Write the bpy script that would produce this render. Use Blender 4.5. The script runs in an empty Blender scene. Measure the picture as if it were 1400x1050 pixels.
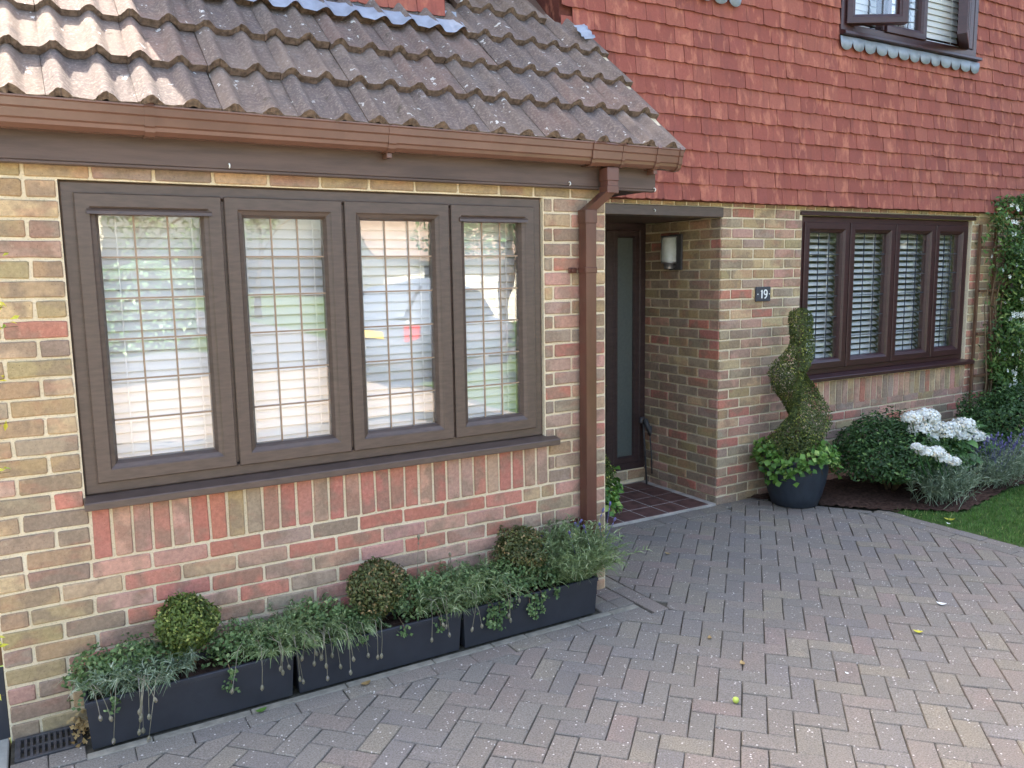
import bpy, math, random
import numpy as np
from mathutils import Vector, Matrix, Euler

random.seed(7); rng = np.random.default_rng(7)
R = math.radians
S = bpy.context.scene
COL = S.collection

# ------------------------------------------------------------------ camera, sky, sun, exposure
CAMP = (-0.1162, -3.5713, 1.7804)
CAMR = (R(82.2573), R(0.8947), R(-30.3811))
FPX = 1113.42
cd = bpy.data.cameras.new('camera'); cam = bpy.data.objects.new('camera', cd); COL.objects.link(cam)
cd.sensor_width = 36.0; cd.sensor_fit = 'HORIZONTAL'; cd.lens = FPX / 1400 * 36.0
cd.clip_start = 0.05; cd.clip_end = 500
cam.location = CAMP; cam.rotation_euler = CAMR
S.camera = cam
SUNV = Vector((-0.20, 1.0, 1.52)).normalized()          # towards the sun: behind the house, a little left
w = bpy.data.worlds.new("World"); S.world = w; w.use_nodes = True
nt = w.node_tree; nt.nodes.clear()
sky = nt.nodes.new('ShaderNodeTexSky'); sky.sky_type = 'NISHITA'; sky.sun_disc = False
sky.sun_elevation = math.asin(SUNV.z); sky.sun_rotation = math.atan2(SUNV.x, SUNV.y)
sky.air_density = 1.0; sky.dust_density = 5.0; sky.ozone_density = 0.0
bg = nt.nodes.new('ShaderNodeBackground'); bg.inputs[1].default_value = 0.15
ow = nt.nodes.new('ShaderNodeOutputWorld')
nt.links.new(sky.outputs[0], bg.inputs[0]); nt.links.new(bg.outputs[0], ow.inputs[0])
sl = bpy.data.lights.new('sun', 'SUN'); sun = bpy.data.objects.new('sun', sl); COL.objects.link(sun)
sl.energy = 5.0; sl.angle = R(0.53); sl.color = (1.0, 0.94, 0.84)
sun.rotation_euler = SUNV.to_track_quat('Z', 'Y').to_euler(); sun.location = (-3, 12, 14)
S.view_settings.view_transform = 'Standard'; S.view_settings.look = 'None'
S.view_settings.exposure = 2.72; S.view_settings.gamma = 1.0; S.view_settings.use_curve_mapping = False
S.render.engine = 'CYCLES'
S.cycles.max_bounces = 10; S.cycles.transparent_max_bounces = 16; S.cycles.caustics_reflective = False
S.cycles.caustics_refractive = False

_RM = np.array(Euler(CAMR, 'XYZ').to_matrix())
def proj(p):                                             # used only to rank repeats by the size they show
    c = (np.asarray(p) - np.array(CAMP)) @ _RM
    return 700 + FPX * c[0] / -c[2], 525 - FPX * c[1] / -c[2], -c[2]
def score(p, size):
    x, y, d = proj(p)
    if d < .1: return -1e9
    v = FPX * size / d
    off = max(0, -x, x - 1400) + max(0, -y, y - 1050)
    return v - off * 10

# ------------------------------------------------------------------ materials
def srgb(*c):
    c = [x / 255 for x in c]
    return tuple(x / 12.92 if x <= .04045 else ((x + .055) / 1.055) ** 2.4 for x in c)
class NM:
    def __init__(s, name):
        s.m = bpy.data.materials.new(name); s.m.use_nodes = True; s.t = s.m.node_tree; s.t.nodes.clear()
        s.out = s.n('OutputMaterial'); s.p = s.n('BsdfPrincipled'); s.l(s.p.outputs[0], s.out.inputs[0])
    def n(s, k, **kw):
        o = s.t.nodes.new('ShaderNode' + k)
        for a, b in kw.items(): setattr(o, a, b)
        return o
    def l(s, a, b): s.t.links.new(a, b)
    def val(s, sock, v):
        if hasattr(v, 'links'): s.l(v, sock)
        elif isinstance(v, (tuple, list)): sock.default_value = (*v, 1) if len(v) == 3 and sock.type == 'RGBA' else v
        else: sock.default_value = v
    def pos(s, sc=(1, 1, 1)):
        g = s.n('NewGeometry'); m = s.n('Mapping'); s.l(g.outputs['Position'], m.inputs[0]); m.inputs['Scale'].default_value = sc
        return m.outputs[0]
    def noise(s, scale, vec=None, detail=4, rough=.55):
        o = s.n('TexNoise'); s.l(vec or s.pos(), o.inputs['Vector'])
        o.inputs['Scale'].default_value = scale; o.inputs['Detail'].default_value = detail; o.inputs['Roughness'].default_value = rough
        return o.outputs[0]
    def ramp(s, f, a, b, lo=0., hi=1.):
        o = s.n('MapRange'); o.interpolation_type = 'SMOOTHSTEP'; s.l(f, o.inputs[0])
        for i, v in enumerate((a, b, lo, hi)): o.inputs[i + 1].default_value = v
        return o.outputs[0]
    def mix(s, f, a, b, mode='MIX'):
        o = s.n('Mix', data_type='RGBA', blend_type=mode); s.val(o.inputs[0], f); s.val(o.inputs[6], a); s.val(o.inputs[7], b)
        return o.outputs[2]
    def math(s, op, a, b=0.):
        o = s.n('Math', operation=op); s.val(o.inputs[0], a); s.val(o.inputs[1], b); return o.outputs[0]
    def bump(s, h, dist, strength=1.):
        o = s.n('Bump'); s.l(h, o.inputs['Height']); o.inputs['Distance'].default_value = dist; o.inputs['Strength'].default_value = strength
        s.l(o.outputs[0], s.p.inputs['Normal'])
    def attr(s, name):
        o = s.n('Attribute'); o.attribute_name = name; return o
    def set(s, base=None, rough=None, spec=None, metal=None):
        if base is not None: s.val(s.p.inputs['Base Color'], base)
        if rough is not None: s.val(s.p.inputs['Roughness'], rough)
        if spec is not None: s.val(s.p.inputs['Specular IOR Level'], spec)
        if metal is not None: s.val(s.p.inputs['Metallic'], metal)
        return s.m
def piece_color(k, stuff):
    if stuff: return k.attr('Tone').outputs['Color']
    return k.n('ObjectInfo').outputs['Color']

def mat_brick(stuff):
    k = NM('brick_stuff' if stuff else 'brick'); c = piece_color(k, stuff)
    P = k.pos()
    a = k.ramp(k.noise(7.5, P, 2.5, .5), .46, .60)
    c1 = k.mix(k.math('MULTIPLY', a, .62), c, srgb(134, 116, 98))                # fired flashes of grey brown
    a2 = k.ramp(k.noise(5.2, k.pos((1, 1, 2.2)), 2, .5), .54, .64)
    c2 = k.mix(k.math('MULTIPLY', a2, .22), c1, srgb(172, 108, 90))              # and of red
    b = k.ramp(k.noise(55, P, 5, .7), .30, .75, .80, 1.14)
    mm = k.mix(1., c2, (1, 1, 1), 'MULTIPLY')
    v = k.n('HueSaturation'); k.l(mm, v.inputs['Color']); k.l(b, v.inputs['Value'])
    d = k.ramp(k.noise(160, P, 2), .63, .74)
    c3 = k.mix(k.math('MULTIPLY', d, .55), v.outputs[0], srgb(70, 55, 45))
    e = k.ramp(k.noise(26, P, 4, .65), .60, .78)
    c4 = k.mix(k.math('MULTIPLY', e, .40), c3, srgb(190, 172, 142))              # lime smears
    k.bump(k.noise(140, P, 5, .7), .004, .6)
    return k.set(c4, .92, .15)
def mat_mortar():
    k = NM('mortar'); P = k.pos()
    c = k.mix(k.ramp(k.noise(6, P, 5), .3, .7), srgb(204, 188, 156), srgb(216, 202, 174))
    c = k.mix(k.ramp(k.noise(120, P, 3), .5, .75, 0, .45), c, srgb(130, 115, 90))
    k.bump(k.noise(170, P, 4), .004, .7)
    return k.set(c, .95, .1)
def mat_hung(stuff):
    k = NM('hung_tile_stuff' if stuff else 'hung_tile'); c = piece_color(k, stuff)
    P = k.pos((9, 9, 3.2)); Q = k.pos()
    a = k.ramp(k.noise(1.9, P, 3, .6), .52, .68)
    c1 = k.mix(k.math('MULTIPLY', a, .62), c, srgb(188, 122, 98))                 # paler worn patches
    b = k.ramp(k.noise(3.1, k.pos((7, 7, 1.2)), 4, .6), .5, .72)
    c2 = k.mix(k.math('MULTIPLY', b, .5), c1, srgb(116, 70, 64))
    c3 = k.mix(k.ramp(k.noise(60, Q, 4, .7), .35, .75, 0, .35), c2, srgb(118, 66, 56))
    k.bump(k.noise(90, Q, 4), .003, .5)
    return k.set(c3, .85, .2)
def mat_rooftile(stuff=False):
    k = NM('roof_tile_stuff' if stuff else 'roof_tile'); c = piece_color(k, stuff); P = k.pos()
    c1 = k.mix(k.ramp(k.noise(7, P, 5, .65), .38, .66), c, srgb(102, 90, 84))
    c1 = k.mix(k.ramp(k.noise(2.6, P, 5, .7), .5, .7, 0, .7), c1, srgb(94, 88, 86))
    c2 = k.mix(k.ramp(k.noise(75, P, 4, .75), .45, .72, 0, .6), c1, srgb(150, 138, 126))
    l = k.math('MULTIPLY', k.ramp(k.noise(24, P, 3, .6), .645, .675), k.ramp(k.noise(4.5, P, 2), .42, .56))
    c3 = k.mix(k.math('MULTIPLY', l, .85), c2, srgb(196, 194, 186))              # lichen
    m = k.ramp(k.noise(15, P, 5, .7), .60, .72, 0, .7)
    c4 = k.mix(m, c3, srgb(70, 66, 56))
    k.bump(k.noise(85, P, 5, .75), .006, .8)
    return k.set(c4, .95, .1)
def mat_paver(stuff):
    k = NM('paver_stuff' if stuff else 'paver'); c = piece_color(k, stuff); P = k.pos()
    c1 = k.mix(k.ramp(k.noise(5, P, 5, .6), .4, .7, 0, .6), c, srgb(126, 119, 111))
    c1 = k.mix(k.ramp(k.noise(1.1, P, 4, .6), .42, .68, 0, .5), c1, srgb(134, 126, 114))
    c2 = k.mix(k.ramp(k.noise(150, P, 3, .85), .38, .66, 0, .8), c1, srgb(88, 84, 76))
    v = k.n('TexVoronoi'); k.l(P, v.inputs['Vector']); v.inputs['Scale'].default_value = 52
    chips = k.math('MULTIPLY', k.ramp(v.outputs['Distance'], .13, .24, 1, 0), k.ramp(k.noise(21, P, 2), .52, .58))
    c3 = k.mix(k.math('MULTIPLY', chips, .68), c2, srgb(222, 214, 204))
    e = k.ramp(k.noise(12, P, 5, .75), .63, .72, 0, .35)
    c3 = k.mix(e, c3, srgb(186, 180, 170))
    k.bump(k.noise(230, P, 4, .7), .003, .8)
    return k.set(c3, .85, .25)
def mat_simple(name, col, rough=.6, spec=.3, var=.25, sc=12, bsc=90, bd=.0015, metal=0., stretch=(1, 1, 1)):
    k = NM(name); P = k.pos(stretch)
    dark = tuple(x * (1 - var) for x in col); lite = tuple(min(1, x * (1 + var)) for x in col)
    c = k.mix(k.ramp(k.noise(sc, P, 5, .6), .3, .7), dark, lite)
    if bd: k.bump(k.noise(bsc, P, 4), bd, .6)
    return k.set(c, rough, spec, metal)
def mat_leaf(name, c0, c1, c2=None, rough=.5, trans=.25, f2=.12):
    k = NM(name); a = k.attr('rnd').outputs['Fac']
    c = k.mix(a, c0, c1)
    c = k.mix(k.ramp(k.noise(9, k.pos(), 3), .4, .65, 0, .55), c, tuple(x * .55 for x in c0))
    if c2 is not None: c = k.mix(k.math('GREATER_THAN', a, 1 - f2), c, c2)
    k.set(c, rough, .35)
    tr = k.n('BsdfTranslucent'); k.l(c, tr.inputs[0])
    mx = k.n('MixShader'); mx.inputs[0].default_value = trans
    k.l(k.p.outputs[0], mx.inputs[1]); k.l(tr.outputs[0], mx.inputs[2]); k.l(mx.outputs[0], k.out.inputs[0])
    return k.m
def mat_glass(name, base, gain, tint=(1, 1, 1), rough=0.):
    k = NM(name); lw = k.n('LayerWeight'); lw.inputs[0].default_value = .5
    f = k.math('ADD', k.math('MULTIPLY', k.math('POWER', lw.outputs['Facing'], 3.5), gain), base)
    t = k.n('BsdfTransparent'); t.inputs[0].default_value = (*tint, 1)
    g = k.n('BsdfGlossy'); g.inputs['Roughness'].default_value = rough; g.inputs[0].default_value = (1, 1, 1, 1)
    w_ = k.n('Bump'); k.l(k.noise(2.6, k.pos(), 1), w_.inputs['Height']); w_.inputs['Distance'].default_value = .006; w_.inputs['Strength'].default_value = .35
    k.l(w_.outputs[0], g.inputs['Normal'])
    mx = k.n('MixShader'); k.l(f, mx.inputs[0]); k.l(t.outputs[0], mx.inputs[1]); k.l(g.outputs[0], mx.inputs[2]); k.l(mx.outputs[0], k.out.inputs[0])
    return k.m

M = {}
M['brick'], M['brick_s'] = mat_brick(False), mat_brick(True)
M['mortar'] = mat_mortar()
M['hung'], M['hung_s'] = mat_hung(False), mat_hung(True)
M['rooft'] = mat_rooftile()
def mat_paver_far():
    k = NM('paver_far'); t = k.n('TexBrick'); k.l(k.pos(), t.inputs['Vector']); t.inputs['Scale'].default_value = 1
    t.inputs['Brick Width'].default_value = .2; t.inputs['Row Height'].default_value = .1; t.inputs['Mortar Size'].default_value = .004
    t.inputs['Color1'].default_value = (*srgb(130, 122, 112), 1); t.inputs['Color2'].default_value = (*srgb(146, 130, 114), 1); t.inputs['Mortar'].default_value = (*srgb(90, 84, 78), 1)
    return k.set(t.outputs['Color'], .85, .25)
M['paver_f'] = mat_paver_far()
M['tile_edge'] = mat_simple('tile_edge_moss', srgb(106, 92, 82), 1., .05, .4, 40, 60, .008)
M['paver'], M['paver_s'] = mat_paver(False), mat_paver(True)
M['frame'] = mat_simple('frame_brown', srgb(80, 66, 58), .38, .45, .16, 14, 60, .0004, stretch=(1, 1, 5))  # brown frame, lightened to put the veil of glare into the colour
M['frame_r'] = mat_simple('frame_rosewood', srgb(58, 34, 34), .35, .45, .18, 14, 60, .0004, stretch=(1, 1, 5))
M['fascia'] = mat_simple('fascia_brown', srgb(84, 68, 60), .5, .35, .22, 6, 50, .0008, stretch=(.4, 1, 4))
M['gutter'] = mat_simple('gutter_brown', srgb(104, 74, 62), .24, .5, .1, 5, 60, .0003)
M['pipe'] = mat_simple('pipe_brown', srgb(88, 56, 46), .24, .45, .2, 4, 60, .0003, stretch=(2, 2, .6))
M['lead'] = mat_simple('lead_sheet', srgb(138, 146, 158), .5, .4, .18, 9, 40, .002)
M['lattice'] = mat_simple('lattice_gilt', srgb(140, 118, 96), .45, .4, .1, 20, 60, 0)
M['lattice_d'] = mat_simple('lattice_lead', srgb(58, 60, 66), .5, .4, .1, 20, 60, 0)
M['slat'] = mat_simple('blind_white', srgb(232, 232, 228), .55, .3, .03, 5, 60, 0)
M['glass'] = mat_glass('window_glass', .088, .9)
M['glass_o'] = mat_simple('obscure_glass', srgb(84, 90, 86), .25, .5, .06, 40, 60, .0008)
M['glass_l'] = mat_simple('lantern_glass', srgb(214, 216, 204), .2, .5, .06, 30, 60, .0006)
M['glass_l'].node_tree.nodes['Principled BSDF'].inputs['Alpha'].default_value = .42
M['door'] = mat_simple('door_brown', srgb(58, 44, 42), .45, .4, .18, 12, 60, .0005, stretch=(1, 1, 4))
M['inside'] = mat_simple('plaster_inside', srgb(150, 145, 138), .9, .1, .05)
M['tile_q'] = mat_simple('quarry_tile', srgb(88, 62, 56), .6, .35, .35, 14, 90, .0015)
M['grout'] = mat_simple('grout', srgb(168, 160, 150), .95, .1, .2)
M['sand'] = mat_simple('joint_sand', srgb(80, 76, 66), 1., .05, .35, 30, 120, .003)
M['black'] = mat_simple('trough_black', srgb(46, 47, 52), .55, .35, .12, 8, 80, .0006)
M['pot'] = mat_simple('pot_charcoal', srgb(42, 48, 56), .5, .4, .15, 9, 60, .0012, stretch=(4, 4, .8))
M['iron'] = mat_simple('iron_dark', srgb(66, 64, 64), .6, .4, .25, 20, 90, .001)
M['steel'] = mat_simple('steel_satin', srgb(150, 148, 146), .35, .5, .1, 20, 60, 0, .8)
M['slate'] = mat_simple('slate_plate', srgb(62, 62, 66), .6, .35, .15, 30, 90, .0008)
M['white'] = mat_simple('white_paint', srgb(232, 232, 226), .5, .3, .03, 10, 60, 0)
M['bulb'] = mat_simple('bulb_pearl', srgb(225, 222, 212), .4, .4, .03, 10, 60, 0)
M['soil'] = mat_simple('soil', srgb(70, 54, 46), 1., .05, .45, 40, 60, .012)
M['turf'] = mat_simple('turf_base', srgb(66, 84, 44), 1., .05, .35, 14, 60, .006)
M['wood'] = mat_simple('wood_stained', srgb(96, 70, 52), .75, .2, .3, 12, 40, .002, stretch=(5, 5, .6))
M['bark'] = mat_simple('bark', srgb(104, 88, 66), .9, .1, .35, 30, 60, .004)
M['slab'] = mat_simple('slab_concrete', srgb(150, 148, 138), .9, .15, .15, 10, 120, .002)
M['haunch'] = mat_simple('haunch_concrete', srgb(134, 128, 114), .95, .1, .2, 18, 120, .003)
M['asphalt'] = mat_simple('asphalt', srgb(92, 92, 94), .9, .2, .15, 3, 160, .003)
M['box'] = mat_leaf('box_leaf', srgb(68, 86, 36), srgb(120, 136, 62), srgb(152, 158, 84))
M['box_d'] = mat_leaf('box_leaf_dry', srgb(70, 78, 42), srgb(114, 118, 66), srgb(150, 128, 86))
M['yew'] = mat_leaf('topiary_leaf', srgb(66, 82, 40), srgb(108, 118, 58), srgb(158, 162, 76), f2=.08)
M['ivy'] = mat_leaf('ivy_leaf', srgb(68, 108, 40), srgb(120, 156, 70), srgb(156, 180, 98))
M['shrub'] = mat_leaf('shrub_leaf', srgb(44, 72, 36), srgb(76, 108, 54), srgb(110, 138, 76), f2=.08)
M['vinca'] = mat_leaf('creeper_leaf', srgb(76, 100, 56), srgb(112, 136, 82), srgb(136, 154, 100))
M['lav'] = mat_leaf('lavender_leaf', srgb(98, 118, 72), srgb(142, 158, 108), srgb(168, 178, 136))
M['lav_g'] = mat_leaf('lavender_grey', srgb(104, 122, 92), srgb(146, 160, 130), srgb(174, 184, 158))
M['stalk'] = mat_leaf('dry_stalk', srgb(120, 116, 92), srgb(160, 152, 130), srgb(150, 140, 140))
M['purple'] = mat_leaf('lavender_flower', srgb(88, 84, 130), srgb(128, 122, 164))
M['petal'] = mat_leaf('petal_white', srgb(232, 234, 224), srgb(246, 246, 240), srgb(226, 216, 190), trans=.2)
M['hleaf'] = mat_leaf('hydrangea_leaf', srgb(58, 96, 50), srgb(104, 142, 78), None)
M['jas'] = mat_leaf('jasmine_leaf', srgb(56, 88, 40), srgb(112, 142, 70), srgb(150, 168, 96))
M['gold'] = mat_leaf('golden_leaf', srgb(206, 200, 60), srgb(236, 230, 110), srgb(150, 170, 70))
M['grass'] = mat_leaf('grass_blade', srgb(62, 100, 40), srgb(104, 142, 62), srgb(150, 158, 90), f2=.06)
M['tree'] = mat_leaf('tree_leaf', srgb(70, 104, 52), srgb(120, 152, 84), None)
M['hedge'] = mat_leaf('hedge_leaf', srgb(66, 104, 62), srgb(126, 164, 112), srgb(170, 196, 160))
M['conifer'] = mat_leaf('conifer_leaf', srgb(28, 44, 30), srgb(52, 70, 46), None)
M['dead'] = mat_leaf('dead_leaf', srgb(150, 122, 76), srgb(186, 160, 110), None)

# ------------------------------------------------------------------ object helpers
WL = {}
def props(o, label=None, cat=None, group=None, kind=None):
    if label: o['label'] = label
    if cat: o['category'] = cat
    if group: o['group'] = group
    if kind: o['kind'] = kind
    return o
def empty(name, loc, label, cat, group=None):
    o = bpy.data.objects.new(name, None); COL.objects.link(o); o.location = loc; o.empty_display_size = .1
    WL[o] = np.array(loc, float); return props(o, label, cat, group)
def mesh_data(name, V, F, mats=(), smooth=False, mi=None):
    me = bpy.data.meshes.new(name); me.from_pydata([tuple(map(float, v)) for v in V], [], [tuple(map(int, f)) for f in F])
    for m in mats: me.materials.append(m)
    if mi is not None: me.polygons.foreach_set('material_index', np.array(mi, np.int32))
    me.polygons.foreach_set('use_smooth', np.full(len(F), bool(smooth)))
    me.update(); return me
def link(name, me, loc, parent=None, rot=None, scale=None):
    o = bpy.data.objects.new(name, me); COL.objects.link(o)
    L = np.array(loc, float)
    WL[o] = L
    if parent is not None: o.parent = parent; L = L - WL[parent]
    o.location = L
    if rot is not None: o.rotation_euler = rot
    if scale is not None: o.scale = scale
    return o
def mk(name, V, F, mat, parent=None, smooth=False, origin=None, mi=None):
    V = np.asarray(V, float)
    if origin is None:
        lo, hi = V.min(0), V.max(0); origin = np.array([(lo[0] + hi[0]) / 2, (lo[1] + hi[1]) / 2, lo[2]])
    origin = np.array(origin, float)
    mats = mat if isinstance(mat, (list, tuple)) else [mat]
    return link(name, mesh_data(name, V - origin, F, mats, smooth, mi), origin, parent)
class MB:
    def __init__(s): s.V, s.F = [], []
    def add(s, V, F):
        b = len(s.V); s.V += [tuple(v) for v in V]; s.F += [tuple(b + i for i in f) for f in F]; return s
    def box(s, x0, x1, y0, y1, z0, z1, c=0.):
        if c <= 0:
            return s.add([(x0, y0, z0), (x1, y0, z0), (x1, y1, z0), (x0, y1, z0), (x0, y0, z1), (x1, y0, z1), (x1, y1, z1), (x0, y1, z1)],
                         [(0, 3, 2, 1), (4, 5, 6, 7), (0, 1, 5, 4), (1, 2, 6, 5), (2, 3, 7, 6), (3, 0, 4, 7)])
        lo, hi = (x0, y0, z0), (x1, y1, z1); V = []; idx = {}
        for a in (0, 1):
            for b in (0, 1):
                for d in (0, 1):
                    e = (a, b, d)
                    for ax in range(3):
                        p = []
                        for q in range(3):
                            v = hi[q] if e[q] else lo[q]
                            if q != ax: v += -c if e[q] else c
                            p.append(v)
                        idx[(e, ax)] = len(V); V.append(p)
        F = []
        for ax in range(3):
            o = [q for q in range(3) if q != ax]
            for sgn in (0, 1):
                cyc = [(0, 0), (1, 0), (1, 1), (0, 1)]; f = []
                for u, v in cyc:
                    e = [0, 0, 0]; e[ax] = sgn; e[o[0]] = u; e[o[1]] = v; f.append(idx[(tuple(e), ax)])
                flip = (sgn == 0) ^ (ax == 1)
                F.append(tuple(reversed(f)) if flip else tuple(f))
        for ax in range(3):                                       # edges
            o = [q for q in range(3) if q != ax]
            for u in (0, 1):
                for v in (0, 1):
                    e0 = [0, 0, 0]; e0[o[0]] = u; e0[o[1]] = v; e1 = list(e0); e1[ax] = 1; e0, e1 = tuple(e0), tuple(e1)
                    F.append((idx[(e0, o[0])], idx[(e1, o[0])], idx[(e1, o[1])], idx[(e0, o[1])]))
        for e in [(a, b, d) for a in (0, 1) for b in (0, 1) for d in (0, 1)]:
            F.append((idx[(e, 0)], idx[(e, 1)], idx[(e, 2)]))
        return s.add(V, F)
    def tube(s, pts, r, n=8, cap=True):
        pts = [Vector(p) for p in pts]; rs = r if isinstance(r, (list, tuple)) else [r] * len(pts)
        V = []; F = []; up = None
        for i, p in enumerate(pts):
            t = (pts[min(i + 1, len(pts) - 1)] - pts[max(i - 1, 0)]).normalized()
            if up is None: up = t.orthogonal().normalized()
            up = (up - t * up.dot(t)); up = up.normalized() if up.length > 1e-5 else t.orthogonal().normalized(); b = t.cross(up)
            for j in range(n):
                a = 2 * math.pi * j / n; V.append(p + (up * math.cos(a) + b * math.sin(a)) * rs[i])
        for i in range(len(pts) - 1):
            for j in range(n): F.append((i * n + j, i * n + (j + 1) % n, (i + 1) * n + (j + 1) % n, (i + 1) * n + j))
        if cap: F.append(tuple(range(n - 1, -1, -1))); F.append(tuple((len(pts) - 1) * n + j for j in range(n)))
        return s.add(V, F)
    def prism_x(s, prof, x0, x1):                                # closed (y,z) profile extruded along x
        n = len(prof); V = [(x0, y, z) for y, z in prof] + [(x1, y, z) for y, z in prof]
        F = [(i, (i + 1) % n, n + (i + 1) % n, n + i) for i in range(n)] + [tuple(range(n - 1, -1, -1)), tuple(range(n, 2 * n))]
        return s.add(V, F)
    def lathe(s, prof, c=(0, 0, 0), n=32):
        V = []; F = []
        for r, z in prof:
            for j in range(n):
                a = 2 * math.pi * j / n; V.append((c[0] + r * math.cos(a), c[1] + r * math.sin(a), c[2] + z))
        for i in range(len(prof) - 1):
            for j in range(n): F.append((i * n + j, i * n + (j + 1) % n, (i + 1) * n + (j + 1) % n, (i + 1) * n + j))
        return s.add(V, F)
    def xf(s, m, start=0):
        for i in range(start, len(s.V)): s.V[i] = tuple(m @ Vector(s.V[i]))
        return s
    def mk(s, name, mat, parent=None, smooth=False, origin=None): return mk(name, s.V, s.F, mat, parent, smooth, origin)

def ring(x0, x1, z0, z1, loops, flip=False):
    """rectangular frame swept from (inset, y) loops"""
    V = []; F = []
    for ins, y in loops:
        V += [(x0 + ins, y, z0 + ins), (x1 - ins, y, z0 + ins), (x1 - ins, y, z1 - ins), (x0 + ins, y, z1 - ins)]
    n = len(loops)
    for i in range(n):
        j = (i + 1) % n
        for k in range(4):
            a, b = i * 4 + k, i * 4 + (k + 1) % 4; c, d = j * 4 + (k + 1) % 4, j * 4 + k
            F.append((a, b, c, d))
    return V, F
def wall_sheet(xs, zs, solid, y0, y1):
    """slab in the xz plane with cells left open"""
    V = []; F = []; ids = {}
    def v(i, j, k):
        if (i, j, k) not in ids: ids[(i, j, k)] = len(V); V.append((xs[i], (y0, y1)[k], zs[j]))
        return ids[(i, j, k)]
    nx, nz = len(xs) - 1, len(zs) - 1
    def s_(i, j): return 0 <= i < nx and 0 <= j < nz and solid((xs[i] + xs[i + 1]) / 2, (zs[j] + zs[j + 1]) / 2)
    for i in range(nx):
        for j in range(nz):
            if not s_(i, j): continue
            F.append((v(i, j, 0), v(i + 1, j, 0), v(i + 1, j + 1, 0), v(i, j + 1, 0)))
            F.append((v(i, j, 1), v(i, j + 1, 1), v(i + 1, j + 1, 1), v(i + 1, j, 1)))
            if not s_(i - 1, j): F.append((v(i, j, 0), v(i, j + 1, 0), v(i, j + 1, 1), v(i, j, 1)))
            if not s_(i + 1, j): F.append((v(i + 1, j, 0), v(i + 1, j, 1), v(i + 1, j + 1, 1), v(i + 1, j + 1, 0)))
            if not s_(i, j - 1): F.append((v(i, j, 0), v(i, j, 1), v(i + 1, j, 1), v(i + 1, j, 0)))
            if not s_(i, j + 1): F.append((v(i, j + 1, 0), v(i + 1, j + 1, 0), v(i + 1, j + 1, 1), v(i, j + 1, 1)))
    return V, F

class Pieces:
    """alike pieces: the ones showing largest become objects, the rest one joined mesh"""
    def __init__(s): s.L = []
    def add(s, var, mtx, col, parent, size): s.L.append((score(mtx.translation, size), var, mtx, col, parent))
    def build(s, name, limit, m_obj, m_stuff, stuff_parent, stuff_name):
        s.L.sort(key=lambda t: -t[0]); cache = {}
        for sc, var, mtx, col, parent in s.L[:limit]:
            key = id(var)
            if key not in cache: cache[key] = mesh_data(name, var[0], var[1], [m_obj], False)
            o = link(name, cache[key], mtx.translation, parent, mtx.to_euler(), mtx.to_scale()); o.color = (*col, 1)
        rest = s.L[limit:]
        if rest:
            V = []; F = []; C = []
            for sc, var, mtx, col, parent in rest:
                b = len(V); V += [mtx @ Vector(v) for v in var[0]]; F += [tuple(b + i for i in f) for f in var[1]]; C += [col] * len(var[1])
            o = mk(stuff_name, V, F, m_stuff, stuff_parent); props(o, kind='stuff')
            a = o.data.attributes.new('Tone', 'FLOAT_COLOR', 'FACE')
            a.data.foreach_set('color', np.array([(*c, 1) for c in C], np.float32).ravel())

def brick_var(L, H, D, r, jit, n_long=3):
    """brick with a worn outline; face at y=0, body behind"""
    pts = []
    h, l = H / 2, L / 2
    for i in range(n_long): pts.append((-l + r + (L - 2 * r) * i / (n_long - 1), -h))
    pts.append((l, -h + r)); pts.append((l, h - r))
    for i in range(n_long): pts.append((l - r - (L - 2 * r) * i / (n_long - 1), h))
    pts.append((-l, h - r)); pts.append((-l, -h + r))
    pts = [(x + random.uniform(-jit, jit), z + random.uniform(-jit, jit)) for x, z in pts]
    n = len(pts); c = .004
    V = [(x, D, z) for x, z in pts] + [(x, c, z) for x, z in pts]
    V += [(x * (1 - 2 * c / L), random.uniform(-.0008, .0008), z * (1 - 2 * c / H)) for x, z in pts]
    F = [(i, (i + 1) % n, n + (i + 1) % n, n + i) for i in range(n)] + [(n + i, n + (i + 1) % n, 2 * n + (i + 1) % n, 2 * n + i) for i in range(n)]
    F.append(tuple(range(2 * n, 3 * n)))
    return V, F
BV = [brick_var(.2125, .063, .045, .0045, .0021) for _ in range(12)]
BH = [brick_var(.100, .063, .045, .0045, .0018) for _ in range(8)]
SV = [brick_var(.0635, .2125, .045, .004, .0020) for _ in range(10)]

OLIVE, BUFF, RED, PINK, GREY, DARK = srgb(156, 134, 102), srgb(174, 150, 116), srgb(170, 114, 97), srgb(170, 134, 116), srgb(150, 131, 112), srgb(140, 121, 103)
def tone(weights):
    c = random.choices([OLIVE, BUFF, RED, PINK, GREY, DARK], weights)[0]; f = random.uniform(1.02, 1.22)
    return tuple(min(.9, x * f * random.uniform(.94, 1.06)) for x in c)

G = 2.16                                                    # window-head course above the ground
YB = 0.872                                                  # front face of the main wall
XB = 4.267                                                  # its corner at the porch
XE = 2.565                                                  # right end of the garage wall

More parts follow.
